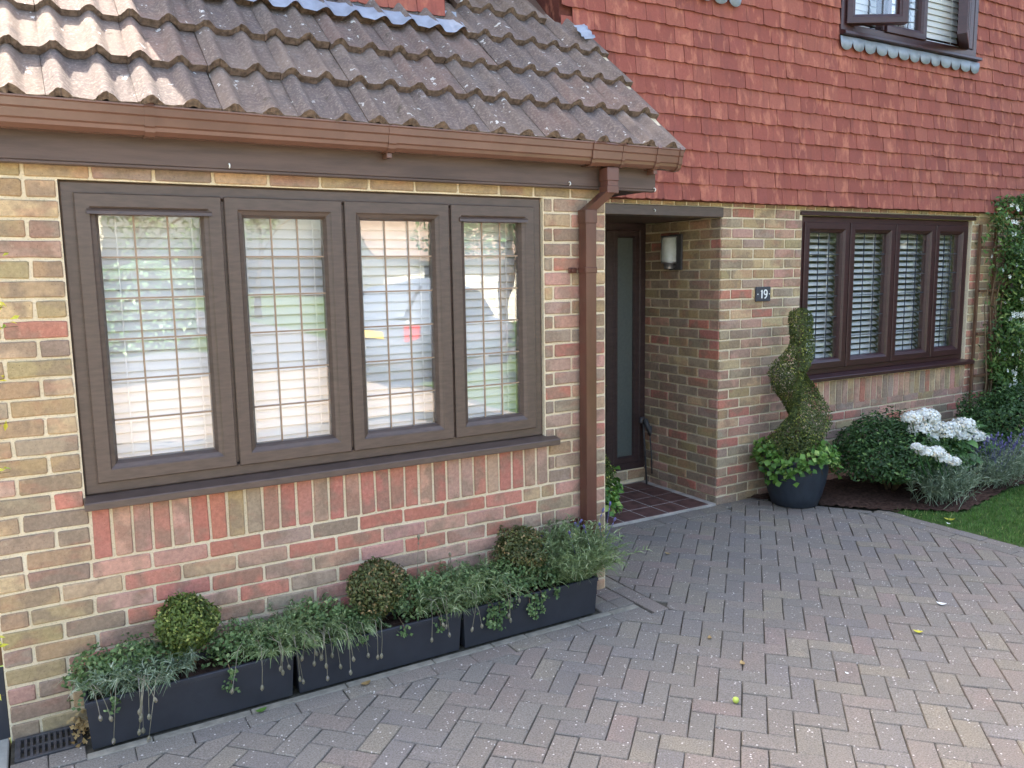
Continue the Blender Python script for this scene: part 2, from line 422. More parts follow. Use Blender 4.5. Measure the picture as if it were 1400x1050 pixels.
# ------------------------------------------------------------------ ground
def zone_poly(name, poly, z, mat, **kw):
    o = mk(name, [(x, y, z) for x, y in poly], [tuple(range(len(poly)))], mat); return props(o, **kw)
drive = zone_poly('driveway', [(-7, -11.5), (5.22, -11.5), (5.22, .2), (4.95, .55), (4.75, .9), (XB + .05, .9), (2.5, .9), (2.5, .02), (-.33, .02), (-.33, -.4), (-7, -.4)], -.012, M['sand'],
                  kind='structure', label='block paved driveway laid in a diagonal herringbone pattern', cat='driveway')
ground = mk('ground', [(-70, -90, -.06), (90, -90, -.06), (90, 40, -.06), (-70, 40, -.06)], [(0, 1, 2, 3)], M['turf']); props(ground, 'rough ground running out round the plot to the horizon', 'ground', kind='structure')
street = mk('street', [(-60, -17.3, -.02), (80, -17.3, -.02), (80, -11.6, -.02), (-60, -11.6, -.02)], [(0, 1, 2, 3)], M['asphalt']); props(street, 'grey asphalt street crossing in front of the driveway', 'street', kind='structure')
far_road = mk('road', [(4.2, -60, -.016), (8.2, -60, -.016), (7.2, -17.2, -.016), (4.6, -17.2, -.016)], [(0, 1, 2, 3)], M['asphalt']); props(far_road, 'side road leading away between hedges across the street', 'road', kind='structure')
floor_p = mk('porch_floor', *(lambda b: (b.V, b.F))(MB().box(XE + .002, XB - .002, .872, 1.72, -.03, .012)), M['grout']); props(floor_p, 'porch floor of brown red quarry tiles with pale joints', 'porch floor', kind='structure')

# herringbone field
PV = []
def paver_var(poly, zt, c=.004, d=.05):
    n = len(poly); cx = sum(p[0] for p in poly) / n; cy = sum(p[1] for p in poly) / n
    def ins(p):
        L = math.hypot(p[0] - cx, p[1] - cy); return (cx + (p[0] - cx) * (1 - 1.5 * c / L), cy + (p[1] - cy) * (1 - 1.5 * c / L))
    V = [(x, y, -d) for x, y in poly] + [(x, y, zt - c) for x, y in poly] + [(*ins(p), zt + random.uniform(-.0004, .0004)) for p in poly]
    F = [(i, (i + 1) % n, n + (i + 1) % n, n + i) for i in range(n)] + [(n + i, n + (i + 1) % n, 2 * n + (i + 1) % n, 2 * n + i) for i in range(n)] + [tuple(range(2 * n, 3 * n))]
    return V, F
def rectp(L, W, j=.001):
    l, w2 = L / 2, W / 2
    return [(-l + random.uniform(-j, j), -w2 + random.uniform(-j, j)), (l + random.uniform(-j, j), -w2 + random.uniform(-j, j)), (l + random.uniform(-j, j), w2 + random.uniform(-j, j)), (-l + random.uniform(-j, j), w2 + random.uniform(-j, j))]
PVAR = [paver_var(rectp(.196, .096, .0014), 0) for _ in range(10)]
def ptone():
    c = random.choices([srgb(126, 119, 112), srgb(130, 119, 112), srgb(132, 125, 112), srgb(118, 114, 112), srgb(132, 118, 112), srgb(122, 118, 112)], [5, 4, 3, 3, 1, 3])[0]
    f = random.uniform(1.0, 1.2); c = (c[0] * 1.04, c[1], c[2] * .94); return tuple(x * f for x in c)
pav = Pieces()
def clip(poly, a, b, c):                                     # keep a*x+b*y<=c
    out = []
    for i in range(len(poly)):
        p, q = poly[i], poly[(i + 1) % len(poly)]; dp, dq = a * p[0] + b * p[1] - c, a * q[0] + b * q[1] - c
        if dp <= 0: out.append(p)
        if dp * dq < 0: t = dp / (dp - dq); out.append((p[0] + (q[0] - p[0]) * t, p[1] + (q[1] - p[1]) * t))
    return out
def area(p): return abs(sum(p[i][0] * p[(i + 1) % len(p)][1] - p[(i + 1) % len(p)][0] * p[i][1] for i in range(len(p)))) / 2
def field(x, y):
    if (x > 5.0 and y < .115) or y < -6 or x < -3.2: return False
    if x < 2.675: return y < -.412
    if x < 4.30: return y < .715
    return y < .86 and (x + .72 * y) < 5.20
LINES = [(1, 0, 4.998, lambda x, y: y < .09),
         (1, .72, 5.20, lambda x, y: x > 4.5 and y > .1), (0, 1, .862, lambda x, y: x >= 4.3)]
HA = R(43.5); ca, sa = math.cos(HA), math.sin(HA); PX, PY = .621 - .02, -.422
for i in range(-60, 80):
    for j in range(-60, 80):
        m = (i - j) % 4                                       # herringbone on a 0.1 m lattice
        if m == 0: u, v, rot = i * .1 + .1, j * .1 + .05, 0
        elif m == 3: u, v, rot = i * .1 + .05, j * .1 + .1, 1
        else: continue
        x, y = PX + u * ca - v * sa, PY + u * sa + v * ca
        th = HA + (math.pi / 2 if rot else 0)
        if not (-3.4 < x < 5.3 and -6.1 < y < 1): continue
        cs = [(x + lx * math.cos(th) - ly * math.sin(th), y + lx * math.sin(th) + ly * math.cos(th)) for lx, ly in ((-.098, -.048), (.098, -.048), (.098, .048), (-.098, .048))]
        ok = [field(*c) for c in cs]
        if not any(ok): continue
        tz = random.uniform(-.0022, .0022)
        tilt = Euler((random.uniform(-.008, .008), random.uniform(-.008, .008), th)).to_matrix().to_4x4()
        if all(ok):
            pav.add(random.choice(PVAR), Matrix.Translation((x, y, tz)) @ tilt, ptone(), drive, .15)
        else:
            poly = cs
            def best(p, *hs):
                q = [clip(p, *h) for h in hs]; q = [z for z in q if len(z) > 2]
                return max(q, key=area) if q else []
            if any(q[0] < 2.677 and q[1] > -.412 for q in poly): poly = best(poly, (0, 1, -.412), (-1, 0, -2.677))
            if len(poly) > 2 and any(q[0] < 4.3 and q[1] > .715 for q in poly): poly = best(poly, (0, 1, .715), (-1, 0, -4.3))
            for a, b, c, cond in LINES:
                if len(poly) > 2 and any(cond(*q) for q in poly): poly = clip(poly, a, b, c)
            if len(poly) < 3 or area(poly) < .0002: continue
            cx, cy = sum(q[0] for q in poly) / len(poly), sum(q[1] for q in poly) / len(poly)
            pp = [((q[0] - cx) * .975, (q[1] - cy) * .975) for q in poly]
            pav.add(paver_var(pp, 0, .003), Matrix.Translation((cx, cy, tz)), ptone(), drive, math.sqrt(area(poly)))
def course(x0, y0, x1, y1, w=.096, L=.2):                     # a row of stretchers along a line
    D = math.hypot(x1 - x0, y1 - y0); n = max(1, round(D / L)); th = math.atan2(y1 - y0, x1 - x0); s = D / n
    for k in range(n):
        t = (k + .5) / n
        pav.add(random.choice(PVAR), Matrix.Translation((x0 + (x1 - x0) * t, y0 + (y1 - y0) * t, random.uniform(-.002, .002))) @ Matrix.Rotation(th + random.uniform(-.01, .01), 4, 'Z') @ Matrix.Diagonal((s / .2, w / .096, 1, 1)), ptone(), drive, .14)
course(-.33, -.36, 2.56, -.36); course(2.624, -.41, 2.624, .70)
course(2.58, .79, 4.27, .79, .14); course(4.27, .82, 4.72, .82)
course(5.05, .10, 5.05, -6); course(5.153, .12, 5.153, -6)
course(-.33, -.247, -.08, -.247, .1, .125)
course(2.345, -.21, 2.565, -.21, .09, .11); course(2.345, -.11, 2.565, -.11, .09, .11); course(2.345, -.34 + .33, 2.565, -.01, .09, .11)
pav.build('paver', 300, M['paver'], M['paver_s'], drive, 'paver_field')
x = -.08
while x < 2.55:
    L_ = random.uniform(.16, .42); b = MB(); b.box(x, min(2.56, x + L_ - .004), -.3075 + random.uniform(-.001, .006), -.262, -.04, random.uniform(-.004, .001), .004); b.mk('kerb_haunch', M['haunch'], drive); x += L_
far = mk('driveway', [(-7, -11.6, .001), (5.0, -11.6, .001), (5.0, -6.1, .001), (-7, -6.1, .001)], [(0, 1, 2, 3)], M['paver_f']); props(far, 'outer part of the paved driveway running down to the street', 'driveway', kind='structure')
# porch tiles
ft = MB().box(-.096, .096, -.096, .096, -.01, .002, .002)
fm = mesh_data('floor_tile', ft.V, ft.F, [M['tile_q']])
k = 0
for i in range(8):
    for j in range(4):
        x, y = XE + .11 + i * .204, .98 + j * .204
        if x + .1 > XB: continue
        o = link('floor_tile', fm, (x, y, .0125 + random.uniform(0, .0015)), floor_p)
# path slabs at far left
path = mk('path', *(lambda b: (b.V, b.F))(MB().box(-2.2, -.334, -1.6, .06, -.05, -.006)), M['sand']); props(path, 'pale slab path beside the left end of the garage', 'path', kind='structure')
for i in range(3):
    for j in range(4):
        mk('slab', *(lambda b: (b.V, b.F))(MB().box(-.940 - .6 * i + .004, -.332 - .6 * i - .004, -.40 * j - .355 + .01, -.40 * j + .04, -.03, .004, .004)), M['slab'], path)
# flower bed and lawn
def bumpy(x0, x1, y0, y1, nx, ny, amp, keep, z0):
    V = []; F = []; H = rng.normal(0, amp, (nx + 1, ny + 1))
    for i in range(nx + 1):
        for j in range(ny + 1): V.append((x0 + (x1 - x0) * i / nx, y0 + (y1 - y0) * j / ny, z0 + H[i, j]))
    for i in range(nx):
        for j in range(ny):
            cx, cy = x0 + (x1 - x0) * (i + .5) / nx, y0 + (y1 - y0) * (j + .5) / ny
            if keep(cx, cy): F.append((i * (ny + 1) + j, (i + 1) * (ny + 1) + j, (i + 1) * (ny + 1) + j + 1, i * (ny + 1) + j + 1))
    return V, F
bed_edge = lambda x: .05 - .30 * min(1, max(0, (x - 5.25) / .35)) + .16 * min(1, max(0, (x - 5.6) / .9))   # y of lawn/bed edge
isbed = lambda x, y: (x + .72 * y) > 5.215 and (y > bed_edge(x) or x < 5.22) and y < YB + .02 and (y > .0 or x > 5.22)
V, F = bumpy(4.55, 11, -.4, YB + .02, 180, 40, .006, isbed, .012)
bed = mk('flower_bed', V, F, M['soil'], smooth=True); props(bed, 'bare brown soil of the bed under the right hand window', 'flower bed', kind='structure')
lawn = mk('lawn', [(5.21, -11.4, -.004), (14, -11.4, -.004), (14, .0, -.004), (5.21, .1, -.004)], [(0, 1, 2, 3)], M['turf']); props(lawn, 'green lawn beside the paved driveway', 'lawn', kind='structure')

# ------------------------------------------------------------------ leaves and blades
def leaf_arrays(P, N, size, asp=.55, jit=.6, fold=.2, along=None):
    n = len(P); N = N + rng.normal(0, jit, (n, 3)); N /= np.linalg.norm(N, axis=1)[:, None] + 1e-9
    T = rng.normal(0, 1, (n, 3)) if along is None else along + rng.normal(0, .35, (n, 3))
    T -= N * (T * N).sum(1)[:, None]; T /= np.linalg.norm(T, axis=1)[:, None] + 1e-9
    B = np.cross(N, T); s = (size * rng.uniform(.65, 1.3, n))[:, None]
    a = P - T * s * .5; c = P + T * s * .5 - N * s * .12
    l = P + B * s * asp * .5 + N * s * fold * .5; r = P - B * s * asp * .5 + N * s * fold * .5
    V = np.stack([a, r, c, l], 1).reshape(-1, 3); I = np.arange(n) * 4
    F = np.concatenate([np.stack([I, I + 1, I + 2], 1), np.stack([I, I + 2, I + 3], 1)], 0)
    rv = rng.uniform(0, 1, n); return V, F, np.concatenate([rv, rv])
def tri_obj(name, V, F, rnd, mat, parent=None, origin=None):
    V = np.asarray(V, float)
    if origin is None: lo, hi = V.min(0), V.max(0); origin = np.array([(lo[0] + hi[0]) / 2, (lo[1] + hi[1]) / 2, lo[2]])
    W = (V - origin).astype(np.float32); F = np.asarray(F, np.int32)
    me = bpy.data.meshes.new(name); me.vertices.add(len(W)); me.vertices.foreach_set('co', W.ravel())
    me.loops.add(F.size); me.loops.foreach_set('vertex_index', F.ravel())
    me.polygons.add(len(F)); me.polygons.foreach_set('loop_start', np.arange(0, F.size, 3, dtype=np.int32))
    me.materials.append(mat); me.update(calc_edges=True)
    a = me.attributes.new('rnd', 'FLOAT', 'FACE'); a.data.foreach_set('value', np.asarray(rnd, np.float32))
    return link(name, me, origin, parent)
def leaves(name, P, N, size, mat, parent=None, **kw):
    V, F, r = leaf_arrays(np.asarray(P, float), np.asarray(N, float), size, **kw); return tri_obj(name, V, F, r, mat, parent)
def blade_arrays(P, D, L, wd, droop, seg=3):
    """thin curved blades: P base, D unit direction"""
    n = len(P); L = np.broadcast_to(L, (n,)); side = np.cross(D, rng.normal(0, 1, (n, 3))); side /= np.linalg.norm(side, axis=1)[:, None] + 1e-9
    rows = []
    for k in range(seg + 1):
        t = k / seg; c = P + D * (L * t)[:, None]; c = c - np.array([0, 0, 1.]) * (droop * L * t * t)[:, None] if np.ndim(droop) else c - np.array([0, 0, 1.]) * (droop * L * t * t)[:, None]
        wk = wd * (1 - .75 * t) / 2; rows.append(np.stack([c - side * wk, c + side * wk], 1))
    V = np.stack(rows, 1).reshape(-1, 3); m = (seg + 1) * 2; I = np.arange(n) * m; F = []
    for k in range(seg):
        a = I + 2 * k; F += [np.stack([a, a + 1, a + 3], 1), np.stack([a, a + 3, a + 2], 1)]
    rv = rng.uniform(0, 1, n); return V, np.concatenate(F, 0), np.tile(rv, 2 * seg)
def join(*A):
    V = []; F = []; r = []; b = 0
    for v, f, q in A: V.append(v); F.append(f + b); r.append(q); b += len(v)
    return np.concatenate(V), np.concatenate(F), np.concatenate(r)
def unit(n):
    d = rng.normal(0, 1, (n, 3)); return d / np.linalg.norm(d, axis=1)[:, None]
def lump(d, seed, amp, f=3.0):
    s = np.zeros(len(d)); g = np.random.default_rng(seed)
    for _ in range(6):
        k = g.normal(0, f, 3); s += np.sin(d @ k + g.uniform(0, 6.28))
    return 1 + amp * s / 2.4

# grass blades
n = 16000
gx = rng.uniform(5.22, 7.2, n) ; gy = rng.uniform(-1.5, .06, n)
keep = np.array([y < bed_edge(x) - .01 for x, y in zip(gx, gy)]); gx, gy = gx[keep], gy[keep]
D = unit(len(gx)) * .45 + np.array([0, 0, 1.]); D /= np.linalg.norm(D, axis=1)[:, None]
V, F, r_ = blade_arrays(np.stack([gx, gy, np.full(len(gx), -.004)], 1), D, rng.uniform(.018, .038, len(gx)), .0045, .2, 1)
g = tri_obj('grass', V, F, r_, M['grass']); props(g, 'short mown grass blades of the lawn by the driveway', 'grass', kind='stuff')

# ------------------------------------------------------------------ the house
house = empty('house', (3.0, 3.0, 0), 'brick and red tile hung house with projecting garage front and dark brown windows', 'house')
bricks = Pieces(); hung = Pieces()
def lay(face, courses, spans, joint0, wall, weights):
    """face: (origin, axis) ; spans(i) -> list of intervals along the axis; joint0(i) -> first joint"""
    for i in courses:
        zc = G - .075 * i - .0375
        for a, b_, jo in spans(i):
            js = [a]; k0 = math.floor((a - jo) / .225) - 1; k = k0
            while True:
                x = jo + k * .225; k += 1
                if x <= a + .04: continue
                if x >= b_ - .04: break
                js.append(x)
            js.append(b_)
            for p, q in zip(js[:-1], js[1:]):
                L = q - p - .010; c = (p + q) / 2
                if L < .02: continue
                short = L < .15; var = random.choice(BH if short else BV); base = .1025 if short else .215
                rz = 0 if face == 'F' else -math.pi / 2
                def at(): return None
                if face == 'F': loc = (c, wall['y'] + random.uniform(-.0015, .0015), zc + random.uniform(-.0012, .0012))
                else: loc = (wall['x'] + random.uniform(-.0015, .0015), c, zc + random.uniform(-.0012, .0012))
                m = Matrix.Translation(loc) @ Matrix.Rotation(rz, 4, 'Z') @ Matrix.Rotation(random.uniform(-.006, .006), 4, 'Y') @ Matrix.Diagonal((L / base, 1, 1, 1))
                bricks.add(var, m, tone(weights(c, zc)), wall['o'], max(L, .12))
def soldiers(x0, x1, zc, y, wall, weights, n=None):
    n = n or round((x1 - x0) / .0755); s = (x1 - x0) / n
    for k in range(n):
        x = x0 + (k + .5) * s
        var = random.choice(SV)
        me = mesh_data('soldier_brick', var[0], var[1], [M['brick']]) if False else None
        if id(var) not in SM: SM[id(var)] = mesh_data('soldier_brick', var[0], var[1], [M['brick']])
        o = link('soldier_brick', SM[id(var)], (x, y + random.uniform(-.0015, .0015), zc), wall['o'], (0, random.uniform(-.008, .008), 0), ((s - .010) / .065, 1, 1))
        o.color = (*tone(weights(x, zc)), 1)
SM = {}
# garage front wall
AW = (0.0, 2.17); AZ = (G - 1.275, G - .0)
def solidA(x, z): return not (AW[0] < x < AW[1] and AZ[0] < z < AZ[1])
V, F = wall_sheet([-.33, AW[0], AW[1], XE], [-.1, AZ[0], AZ[1], G + .16], solidA, .0075, .12)
wA = {'o': mk('wall', V, F, M['mortar'], house), 'y': 0.}
SX = (0.012, 2.185)
def spansA(i):
    e = i % 2 == 0
    r0 = XE - .225 * 3 if e else XE - .1125
    rj = XE if not e else XE - .1125
    if 0 <= i < 17: return [(-.33, 0., 0. if not e else .1125), (2.17, XE, rj)]
    if 17 <= i < 20: return [(-.33, SX[0], 0. if not e else .1125), (SX[1], XE, rj)]
    return [(-.33, 2.14 if e else 2.115, 0. if e else .1125), (2.14 if e else 2.115, XE, rj)]
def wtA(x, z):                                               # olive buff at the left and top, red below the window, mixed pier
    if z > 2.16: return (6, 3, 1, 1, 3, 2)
    if x < 0: return (6, 4, .8, .8, 3.6, 1.0)  # olive brick; the extra buff share puts warm glare into the colour
    if x < 2.17: return (.4, .3, 6, 4, 1.2, .2) if z < .9 else (2, 1, 3, 2, 2, 1)
    return (3, 2, 2, 2, 3, 3)
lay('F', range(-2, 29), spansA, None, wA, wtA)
soldiers(SX[0], SX[1], G - 17 * .075 - .1125, 0., wA, lambda x, z: (.4, .3, 6, 4, 1.6, .2))
# porch return wall
V, F = wall_sheet([.872 + .04, 1.80], [-.1, G + .0], lambda x, z: True, XB + .0075, XB + .10)
V = [(y, x, z) for x, y, z in V]; F = [tuple(reversed(f)) for f in F]
wS = {'o': mk('wall', V, F, M['mortar'], house), 'x': XB}
props(wS['o'], 'brick return wall inside the porch')
lay('S', range(0, 29), lambda i: [(YB + .002, 1.77, YB + (.225 if i % 2 else .1125))], None, wS, lambda y, z: (4, 1, 2, 2, 4, 3) if z > 1.2 else (3, .6, 2, 2.6, 4, 3))
# main front wall
BW = (5.135, 7.43); BZ = (G - 1.30, G + .035)
V, F = wall_sheet([XB + .0078, BW[0], BW[1], 10.5], [-.1, BZ[0], BZ[1], G + .15], lambda x, z: not (BW[0] < x < BW[1] and BZ[0] < z < BZ[1]), YB + .0075, YB + .22)
wB = {'o': mk('wall', V, F, M['mortar'], house), 'y': YB}
SB = (5.15, 7.44)
def spansB(i):
    e = i % 2 == 0
    j = XB + (0 if e else .1125)
    if i == -1: return [(XB, 5.105, j), (7.46, 9.4, j)]
    if 0 <= i < 17: return [(XB, BW[0], j), (BW[1], 9.4, BW[1] + (0 if e else .1125))]
    if 17 <= i < 20: return [(XB, SB[0], j), (SB[1], 9.4, BW[1] + (0 if e else .1125))]
    return [(XB, 9.4, j)]
def wtB(x, z):
    if z > 1.7: return (4, 5, 1.4, 2.6, 2, 1)
    if z > 1.0: return (2.5, 3, 2.2, 5, 2.5, .6)
    return (2, 2, 1.6, 5, 3.4, 1)
lay('F', range(-1, 29), spansB, None, wB, wtB)
soldiers(SB[0], SB[1], G - 17.35 * .075 - .1125, YB, wB, lambda x, z: (1.4, 2.4, 1, 6, 2, .2))
# brick-on-edge strip under the hung tiles
n = 44
for k in range(n):
    x = XE + .02 + k * .1125
    m = Matrix.Translation((x + .056, YB + .001, G + .094)) @ Matrix.Diagonal((1., 1, .52, 1))
    bricks.add(random.choice(BH), m, tone((2, 5, 1, 3, 1, .5)), wB['o'], .08)
b = MB(); b.box(XE, XB + .0072, YB + .0075, YB + .2, G + .073, G + .15); wl = b.mk('wall', M['mortar'], house)
bricks.build('brick', 300, M['brick'], M['brick_s'], house, 'brickwork')
# hidden side and rear walls, so that the rooms behind the glass are closed and dark
b = MB(); b.box(-.33, -.23, .125, 6, -.1, G + .05); b.box(XE - .13, XE, .125, 1.70, -.1, G + .05); b.box(10.4, 10.6, 1.1, 7, -.1, 5.0); b.box(-.33, 10.6, 7, 7.2, -.1, 5.); b.box(XB + .11, XB + .2, 1.85, 6.9, -.1, 2.25)
b.mk('wall', M['mortar'], house)
b = MB(); b.box(-.22, 2.4, 4.2, 4.3, 0, 2.3); b.box(XB + .21, 10.3, 5.2, 5.3, 0, 5); b.box(-.22, 10.3, 1.0, 6.9, -.08, -.04); b.box(-.22, 2.4, .13, 1.0, -.08, -.04)
b.box(-.22, XE - .14, .2, 1.84, 2.23, 2.25); b.box(-.22, XB + .2, 1.85, 6.9, 2.28, 2.31); b.box(XB + .21, 10.3, 1.15, 5.19, 2.5, 2.56)
b.mk('interior', M['inside'], house)

# ---- porch: lintel, ceiling, door
b = MB(); b.box(XE + .003, XB + .012, YB - .012, YB + .10, G - .0, G + .071, .004); b.mk('lintel', M['frame'], house)
b = MB(); b.box(XE, XB, YB + .105, 1.80, G + .005, G + .02); b.mk('porch_ceiling', M['fascia'], house)
YD = 1.72
door = MB(); door.add(*ring(2.72, 4.262, .13, G + .004, [(0, YD + .07), (0, YD), (.05, YD), (.06, YD + .01), (.06, YD + .07)])); door.box(3.86, 3.94, YD - .002, YD + .07, .191, G - .057, .004)
dr = door.mk('door', M['door'], house)
b = MB(); b.box(2.79, 3.855, YD + .015, YD + .06, .195, G - .06, .004); 
for a, c in ((.3, .95), (1.05, 2.0)):
    b.add(*ring(2.92, 3.72, a, c, [(0, YD + .0148), (0, YD + .008), (.02, YD + .004), (.04, YD + .0148)]))
b.mk('door_leaf', M['door'], dr)
b = MB(); b.tube([(3.79, YD - .03, 1.0), (3.79, YD - .05, 1.02), (3.79, YD - .05, 1.28), (3.79, YD - .03, 1.3)], .009); b.mk('handle', M['steel'], dr, True)
b = MB(); b.add(*ring(3.94, 4.20, .191, G - .057, [(0, YD + .06), (0, YD + .004), (.038, YD + .004), (.05, YD + .02), (.05, YD + .06)])); b.mk('side_light', M['door'], dr)
b = MB(); b.box(3.99, 4.15, YD + .03, YD + .036, .24, G - .11); b.mk('pane', M['glass_o'], dr)
b = MB(); b.box(2.72, 4.262, YD + .002, YD + .08, .012, .128); st = b.mk('door_step', M['mortar'], house)
for k_ in range(7):
    bv = random.choice(BV); me = mesh_data('brick', bv[0], bv[1], [M['brick']]); o = link('brick', me, (2.84 + k_ * .225, YD - .006, .082), st, None, (1, .2, 1.15)); o.color = (*tone((2, 0, 1, 1, 4, 4)), 1)
b = MB(); b.box(2.6, XB + .1, 2.6, 2.7, 0, 2.3); b.mk('hall_wall', M['inside'], house)

# ---- windows
def window(x0, x1, z0, z1, y, lights, mat, lat, name_lbl, glass_inset=.075, cols=3, rows=6, drips=(), sill=None, open_=None, first=.0):
    """outer frame ring, mullions, casements with mitred profiles, panes, lead lattice"""
    f = MB(); f.add(*ring(x0, x1, z0, z1, [(0, y + .07), (0, y), (.006, y - .004), (.05, y - .004), (.056, y + .004), (.062, y + .07)]))
    for xm in lights[1:-1]: f.box(xm - .022, xm + .022, y - .002, y + .07, z0 + .0595, z1 - .0595, .003)
    wo = f.mk('window', mat, house); props(wo, name_lbl)
    for i, (a, c) in enumerate(zip(lights[:-1], lights[1:])):
        a2 = a + (.006 if i else .046); c2 = c - (.006 if i < len(lights) - 2 else .046); zb, zt = z0 + .046, z1 - .044
        ang = (open_ or {}).get(i)
        parts = []
        gi = glass_inset
        k = MB(); k.add(*ring(a2, c2, zb, zt, [(0, y + .05), (0, y - .016), (.004, y - .020), (gi * .62, y - .020), (gi * .70, y - .014), (gi * .86, y - .008), (gi, y + .012), (gi, y + .05)]))
        p = MB(); p.box(a2 + gi - .003, c2 - gi + .003, y + .022, y + .028, zb + gi - .003, zt - gi + .003)
        gx0, gx1, gz0, gz1 = a2 + gi, c2 - gi, zb + gi, zt - gi
        l = MB()
        for q in range(1, cols): xx = gx0 + (gx1 - gx0) * q / cols; l.box(xx - .0035, xx + .0035, y + .0165, y + .0215, gz0 - .001, gz1 + .001)
        for q in range(1, rows): zz = gz0 + (gz1 - gz0) * q / rows; l.box(gx0 - .001, gx1 + .001, y + .0155, y + .0205, zz - .0035, zz + .0035)
        group = [('casement', k, mat), ('pane', p, M['glass']), ('lead_lattice', l, lat)]
        if i in drips:
            d = MB(); d.prism_x([(y - .0205, zt - gi + .022), (y - .028, zt - gi + .014), (y - .030, zt - gi + .002), (y - .0205, zt - gi + .002)], a2 + gi * .5, c2 - gi * .5); group.append(('drip_bar', d, mat))
        if ang:
            hx = a2 if ang[1] == 'L' else c2; th = R(ang[0]) * (-1 if ang[1] == 'L' else 1)
            mt = Matrix.Translation((hx, y - .016, 0)) @ Matrix.Rotation(th, 4, 'Z') @ Matrix.Translation((-hx, -(y - .016), 0))
            for g_ in group: g_[1].xf(mt)
        for nm, g_, m_ in group: g_.mk(nm, m_, wo)
    if sill:
        s = MB(); s.prism_x(sill[2], sill[0], sill[1]); s.mk('sill', mat, wo)
    return wo
ya = .03
wa = window(0.003, 2.167, G - 1.235, G - .003, ya, [0.003, .597, 1.115, 1.645, 2.167], M['frame'], M['lattice'], 'wide four light brown window with leaded panes in the garage front', .082, drips=(0, 3),
            sill=(-.006, 2.225, [(ya + .06, G - 1.236), (ya - .01, G - 1.236), (-.052, G - 1.248), (-.056, G - 1.252), (-.056, G - 1.277), (-.050, G - 1.281), (-.040, G - 1.277), (ya + .06, G - 1.274)]))
yb = YB + .078
wb = window(5.19, 7.60, G - 1.245, G + .03, yb, [5.19, 5.77, 6.46, 7.06, 7.60], M['frame_r'], M['lattice_d'], 'four light dark rosewood window on the right with open slatted blinds', .085, cols=3, rows=6,
            sill=(5.10, 7.50, [(yb + .06, G - 1.246), (yb - .01, G - 1.246), (YB - .05, G - 1.262), (YB - .054, G - 1.266), (YB - .054, G - 1.292), (YB - .04, G - 1.292), (yb + .06, G - 1.285)])) if False else None
wb = window(5.142, 7.425, G - 1.245, G + .03, yb - .04, [5.142, 5.735, 6.335, 6.905, 7.425], M['frame_r'], M['lattice_d'], 'four light dark rosewood window on the right with open slatted blinds', .082, cols=3, rows=6,
            sill=(5.12, 7.50, [(yb + .02, G - 1.246), (yb - .05, G - 1.246), (YB - .05, G - 1.262), (YB - .054, G - 1.266), (YB - .054, G - 1.292), (YB - .04, G - 1.292), (yb + .02, G - 1.285)]))
b = MB(); b.box(5.11, 7.47, YB - .008, YB + .05, G + .036, G + .066, .003); b.mk('head_trim', M['frame_r'], house)
b = MB(); b.box(5.11, 7.47, YB - .003, YB + .05, G + .0685, G + .073); b.mk('lead_flashing', M['haunch'], house)
# upstairs window
YU = .80
wu = window(5.405, 7.20, G + 1.435, G + 2.65, YU, [5.405, 5.93, 6.46, 7.11], M['frame_r'], M['lattice_d'], 'upstairs brown window with two casements standing open', .075, rows=6, open_={0: (30, 'L'), 2: (29, 'R')},
            sill=(5.40, 7.215, [(YU + .06, G + 1.434), (YU - .01, G + 1.434), (YU - .05, G + 1.420), (YU - .052, G + 1.401), (YU - .04, G + 1.397), (YU + .06, G + 1.40)]))
b = MB(); b.box(7.078, 7.139, YU - .002, YU + .069, G + 1.4955, G + 2.5905, .003); b.mk('jamb', M['frame_r'], wu)
def scallop(x0, x1, zt, zb, y, n):
    V = []; F = []; k = 10; m = n * k; rows = []
    for i in range(m + 1):
        u = i / m; x = x0 + (x1 - x0) * u; ph = (u * n) % 1; d = zb - .0 - .055 * math.sqrt(max(0, 1 - (2 * ph - 1) ** 2)) + (.012 if ph < .06 or ph > .94 else 0)
        wv = .004 * math.sin(u * 40) ; rows.append([(x, y + .03, zt), (x, y + .004 + wv, zt - .012), (x, y + wv, d), (x, y + .004 + wv, d), (x, y + .012, zt - .014)])
    for r0 in rows: V += r0
    for i in range(m):
        for j in range(4): a = i * 5 + j; F.append((a, a + 5, a + 6, a + 1))
    return V, F
mk('lead_apron', *scallop(5.385, 7.235, G + 1.400, G + 1.345, YU - .022, 13), M['lead'], house, True)
mk('lead_apron', *scallop(2.98, 4.335, G + 1.62, G + 1.49, YU - .022, 10), M['lead'], house, True)

# ---- tile hanging
def hung_var(wd, ln, t):
    n = 5; V = []; bot = [random.uniform(-.0025, .0025) for _ in range(n + 1)]; cam_ = random.uniform(-.003, .003)
    for i in range(n + 1):
        u = i / n; x = -wd / 2 + wd * u; cy = cam_ * (1 - (2 * u - 1) ** 2); e = .004 if i in (0, n) else 0
        V += [(x, cy, bot[i] + e), (x, cy + .020, ln), (x, cy + t, bot[i] + e + .001)]
    F = []
    for i in range(n):
        a, c = 3 * i, 3 * i + 3; F += [(a, c, c + 1, a + 1), (a, a + 2, c + 2, c)]
    F += [(0, 1, 2), (3 * n, 3 * n + 2, 3 * n + 1)]
    return V, F
HV = [hung_var(.163, .175, .012) for _ in range(12)]
def htone():
    c = random.choices([srgb(146, 84, 72), srgb(141, 80, 69), srgb(152, 91, 77), srgb(136, 78, 69)], [4, 3, 3, 1])[0]; f = random.uniform(.90, 1.08); return tuple(x * f for x in c)
V, F = wall_sheet([2.83, 5.405, 7.20, 10.6], [G + .102, G + 1.40, G + 2.65, G + 3.2], lambda x, z: not (5.405 < x < 7.2 and G + 1.40 < z < G + 2.65), YU + .032, YU + .30)
